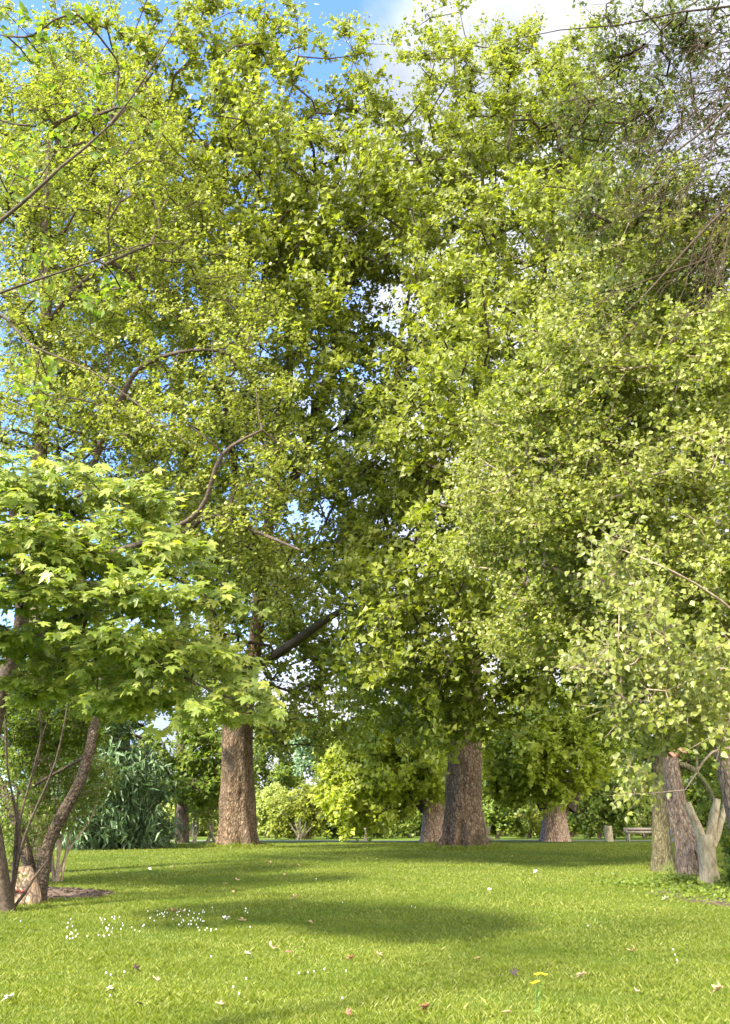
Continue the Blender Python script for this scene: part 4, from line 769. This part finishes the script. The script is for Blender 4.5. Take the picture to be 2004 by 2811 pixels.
# slim saplings with pale trunks, pale fan of stems, post, white snag
for px, lab, tp_ in ((194, 'slim pale-trunked sapling nearer the dark trunk', 800), (208, 'slim pale-trunked sapling nearer the tallest plane', 800)):
    thin_stems('sapling', lab, (px, 846), [(px+2, tp_, 0), (px+6, tp_+8, .5)], .08, M['pale_bark'], 'sapling', 'slim pale saplings left of the tallest plane', [blob(px+3, tp_+6, 14, 12, 47, 1)], 40, M['pale_leaf'], .16, Y=47, k=4, tl=.5, nleaf=9)
thin_stems('pale_stemmed_shrub', 'fan of bare whitish stems at the foot of the yellow-green bush', (300, 846), [(290, 823, 0), (295, 820, 0), (300, 818, .3), (306, 822, 0), (312, 826, 0)], .07, M['pale_bark'], Y=54)
p = Vector((at(366, 843, 53).x, 53, gz(0, 53))); mb = MB(); loft(mb, [p-Vector((0, 0, .1)), p+Vector((0, 0, .5)), p+Vector((.02, 0, .95))], [.13, .11, .10], 14, .1, 3, .08, 2)
tag(mb.build('wooden_post', M['pale_bark']), 'short pale post in the scrub between the two planes', 'post')
thin_stems('bare_snag', 'bleached bare crooked snag just right of the wide plane trunk', (485, 846), [(483, 816, 0), (490, 826, .2)], .14, M['pale_bark'], 'dead tree', Y=52)
# bench
def bench():
    b = Vector((at(625, 842, 54).x, 50.6, gz(4, 50.6))); root = empty('park_bench', b, 'low weathered wooden bench by the path at right', 'bench'); wood = plain_mat('bench_wood', [(.30, .23, .18), (.42, .35, .29)], scale=10)
    m_ = MB()
    for k in range(3): m_.box((b.x, b.y-.18+.16*k, b.z+.45), (1.7, .12, .09))
    m_.build('seat', wood, root); m_ = MB(); m_.box((b.x, b.y+.24, b.z+.60), (1.7, .04, .12)); m_.build('back_rail', wood, root)
    for sx in (-1, 1):
        for dy, h in ((-.16, .40), (.24, .53)):
            m_ = MB(); m_.box((b.x+sx*.7, b.y+dy, b.z+h/2), (.07, .06, h)); m_.build('leg', wood, root)
    c = Vector((b.x+2.0, 51.2, gz(5, 51.2))); m_ = MB(); loft(m_, [c-Vector((0, 0, .05)), c+Vector((0, 0, .3)), c+Vector((0, 0, .62))], [.42, .4, .34], 16, .05, 3, .12, 3)
    tag(m_.build('stone_block', plain_mat('stone', [(.30, .28, .26), (.45, .42, .39)], scale=4)), 'rough grey stone block at the right end of the bench', 'stone')
    c = Vector((at(600, 842, 53).x, 51, gz(5, 51))); m_ = MB(); loft(m_, [c-Vector((0, 0, .05)), c+Vector((0, 0, .4)), c+Vector((0, 0, .75))], [.22, .2, .19], 12, .1, 3, .08, 3)
    tag(m_.build('log_post', M['pale_bark']), 'stubby pale post left of the bench', 'post')
bench()

# ================================================================== SMALL THINGS ON THE LAWN
FL = {'tan': plain_mat('dry_tan', [(.34, .20, .09), (.55, .38, .20)], 25, .7), 'brown': plain_mat('dry_brown', [(.16, .06, .03), (.30, .13, .07)], 25, .7), 'dark': plain_mat('dry_dark', [(.02, .012, .01), (.07, .04, .03)], 25, .7),
      'white': plain_mat('pale_side', [(.55, .52, .44), (.75, .72, .62)], 25, .7), 'pink': plain_mat('dry_pink', [(.45, .26, .17), (.60, .42, .30)], 25, .7), 'green': plain_mat('pale_green', [(.40, .45, .22), (.55, .6, .35)], 25, .7)}
K = .3643
def fallen(i, sx, sy, size, col, label, group=None):
    g = on_ground(sx*K, sy*K); T, fs = TEMPL['maple' if i % 3 else 'heart']; rr_ = random.Random(i*13+5)
    c1 = rr_.uniform(.5, 1.1); V = []
    for x, y, z in T:
        r = math.hypot(x, y); zz = z+c1*(y*y)*1.2+.35*(x-.5)**2*c1+.05*math.sin(x*9+i)
        V.append(Vector((x-.5, y*.8, zz))*size*.66)
    back = [v-Vector((0, 0, .0015)) for v in V]
    o = mesh_np('fallen_leaf', [tuple(v) for v in V], [f for f in fs], FL[col]); o.location = g+Vector((0, 0, .045)); o.rotation_euler = (rr_.uniform(-.5, .5)+.25, rr_.uniform(-.4, .4), rr_.uniform(0, 6.28))
    md = o.modifiers.new('thick', 'SOLIDIFY'); md.thickness = .002
    tag(o, label, 'fallen leaf', group)
ALL = 'fallen leaves scattered on the lawn'
LV = [(412, 2392, .17, 'white', 'pale upturned leaf in the shaded grass far left of the planes'), (652, 2421, .14, 'pink', 'pinkish dry leaf in the shaded grass below the tallest plane'),
 (474, 2507, .16, 'brown', 'red-brown curled leaf at the back edge of the clover patch'), (499, 2511, .15, 'tan', 'tan leaf touching the red-brown one behind the clover patch'),
 (662, 2535, .17, 'tan', 'large curled tan leaf at the right end of the clover patch'), (622, 2531, .13, 'white', 'greyish white leaf just left of the large curled tan leaf'),
 (850, 2540, .14, 'tan', 'tan leaf right of the clover patch on the shade edge'), (748, 2611, .17, 'tan', 'crumpled tan leaf below and right of the clover patch'),
 (683, 2631, .10, 'white', 'small whitish leaf left of the crumpled tan leaf'), (794, 2626, .12, 'brown', 'brown folded leaf right of the crumpled tan leaf'), (959, 2645, .11, 'brown', 'rusty brown leaf in the middle of the sunny foreground'),
 (376, 2676, .12, 'dark', 'dark brown upright leaf in the left foreground grass'), (302, 2729, .11, 'white', 'pale leaf flat in the left foreground grass'), (425, 2703, .10, 'pink', 'pinkish leaf right of the dark upright leaf'),
 (18, 2759, .13, 'white', 'pale leaf at the left edge of the foreground'), (383, 2772, .11, 'dark', 'dark leaf lowest in the left foreground'), (600, 2771, .10, 'tan', 'tan leaf near the bottom edge left of centre'),
 (804, 2472, .16, 'tan', 'long tan leaf in the shaded middle of the lawn'), (1346, 2448, .15, 'pink', 'pinkish tan leaf on the lawn right of the middle'), (1470, 2400, .14, 'white', 'white leaf catching light below the pollarded stump'),
 (1825, 2477, .15, 'green', 'curled pale green leaf near the right-hand trunks'), (1309, 2646, .15, 'tan', 'tan leaf standing in grass left of the yellow flowers'), (1414, 2689, .12, 'dark', 'black leaf just left of the yellow flowers'),
 (1593, 2692, .15, 'pink', 'pinkish leaf just right of the yellow flowers'), (1748, 2733, .12, 'pink', 'pinkish leaf in the right foreground'), (1970, 2736, .14, 'tan', 'tan leaf at the right edge of the foreground'),
 (1164, 2788, .13, 'brown', 'red-brown curled leaf at the bottom centre'), (1389, 2796, .12, 'tan', 'tan leaf at the bottom edge below the yellow flowers'), (959, 2799, .08, 'brown', 'small brown leaf cut by the bottom edge'),
 (1825, 2345, .2, 'dark', 'dark leaf in the shaded lawn left of the mossy trunk')]
for i, (x, y, s, c, lab) in enumerate(LV): fallen(i, x, y, s, c, lab, ALL)
for i, (x, y) in enumerate([(616, 2432), (782, 2408), (791, 2380), (474, 2386), (742, 2373), (715, 2380), (1037, 2364), (1010, 2363), (1404, 2355), (1046, 2634), (1735, 2623), (640, 2455), (820, 2380), (1315, 2365)]):
    fallen(100+i, x, y, .13, 'tan', 'small dry tan leaf half sunk in the lawn grass', 'small dry leaves on the lawn')
# white clover heads
def clover():
    M['petal'] = plain_mat('petal', [(.62, .62, .55), (.80, .80, .74)], 60, .6); M['stalk'] = plain_mat('stalk', [(.07, .13, .02), (.12, .2, .03)], 10)
    V = []; f3 = []; nr = 5; ns = 8
    h = MB()
    for r in range(nr+1):
        a = math.pi*r/nr
        for k in range(ns):
            b = 2*math.pi*k/ns; w = 1+(.22 if (r+k) % 2 else -.1); V.append((.011*w*math.sin(a)*math.cos(b), .011*w*math.sin(a)*math.sin(b), .011*math.cos(a)))
    h.add(V, [[(r*ns+k, r*ns+(k+1) % ns, (r+1)*ns+(k+1) % ns, (r+1)*ns+k) for r in range(nr) for k in range(ns)]])
    s = MB(); s.tube([(0, 0, -.075), (.004, 0, -.03), (0, 0, -.005)], [.0018]*3, 5)
    r0_ = empty('clover_flower', (0, 0, 0), 'round white clover head in the dense patch on the left of the lawn', 'clover flower', 'white clover flowers in the lawn')
    hd = h.build('flower_head', M['petal'], r0_); stk = s.build('stalk', M['stalk'], r0_)
    pts = []
    while len(pts) < 96:
        x = random.uniform(98, 696); y = random.uniform(2503, 2595)
        cl_ = mnoise.noise(Vector((x*.012, y*.03, 2)))
        yc = 2575-.055*(x-98)-(10 if x > 400 else 0)
        if abs(y-yc) < 34 and cl_ > -.12: pts.append((x, y))
    pts += [(579, 2643), (340, 2690), (290, 2692), (302, 2700), (300, 2757), (675, 2709), (640, 2732), (655, 2752), (820, 2694), (845, 2688), (862, 2686), (890, 2683), (950, 2690), (940, 2762), (1860, 2655), (1850, 2625), (1130, 2500), (1140, 2505), (940, 2489), (320, 2406), (868, 2424), (1615, 2555), (55, 2545), (1855, 2640)]
    for i, (x, y) in enumerate(pts):
        g = on_ground(x*K, y*K)
        if i == 0: o = r0_
        else:
            o = r0_.copy(); COL.objects.link(o)
            for c in (hd, stk): d = c.copy(); COL.objects.link(d); d.parent = o
        if i >= 96: o['label'] = 'stray white clover head in the lawn away from the dense patch'; o['group'] = 'stray clover heads'
        o.location = g+Vector((0, 0, random.uniform(.062, .08))); s_c = random.uniform(.42, .8); o.scale = (s_c, s_c, 1.0)
clover()
# ragwort with two yellow heads
def ragwort():
    b = on_ground(1478*K, 2795*K); s = scale_at(1000, b.y); root = empty('yellow_wildflower', b, 'tall wildflower with two yellow heads in the right foreground', 'wildflower')
    yl = plain_mat('yellow_petal', [(.75, .60, .01), (.85, .75, .03)], 40, .6); gr = M['stalk']
    t_ = [at(1482*K, 2677*K, b.y), at(1473*K, 2700*K, b.y-.02)]
    for j, tp_ in enumerate(t_):
        m_ = MB(); st0 = b+Vector((-.012*j, 0, 0)); m_.tube([st0, st0.lerp(tp_, .5)+Vector((.01*(1-2*j), 0, 0)), tp_], [.0035, .003, .0025], 6); m_.build('stem', gr, root, True)
        m_ = MB()
        for c in range(3 if j == 0 else 2):
            cc_ = tp_+Vector(((c-.8)*.036, (c % 2)*.02, .004+.008*(c % 2)))
            for k in range(10):
                a = 2*math.pi*k/10+c; d = Vector((math.cos(a), math.sin(a), .15)); q_ = Vector((-math.sin(a), math.cos(a), 0))
                m_.add([cc_+d*.003, cc_+d*.016+q_*.007, cc_+d*.032, cc_+d*.016-q_*.007], [[(0, 1, 2, 3)]])
            m_.tube([cc_-Vector((0, 0, .006)), cc_+Vector((0, 0, .004))], [.004, .006], 8)
        m_.build('flower_head', yl, root)
    lf = MB(); P = np.array([np.array(b.lerp(t_[0], t)) for t in np.linspace(.1, .8, 12)]); lf.add(*leaf_arrays(P, .045, 'long', .5, .2)); lf.build('leaves', gr, root)
ragwort()
print('OBJECTS', len(bpy.data.objects), 'TRIS', sum(len(m.polygons) for m in bpy.data.meshes))
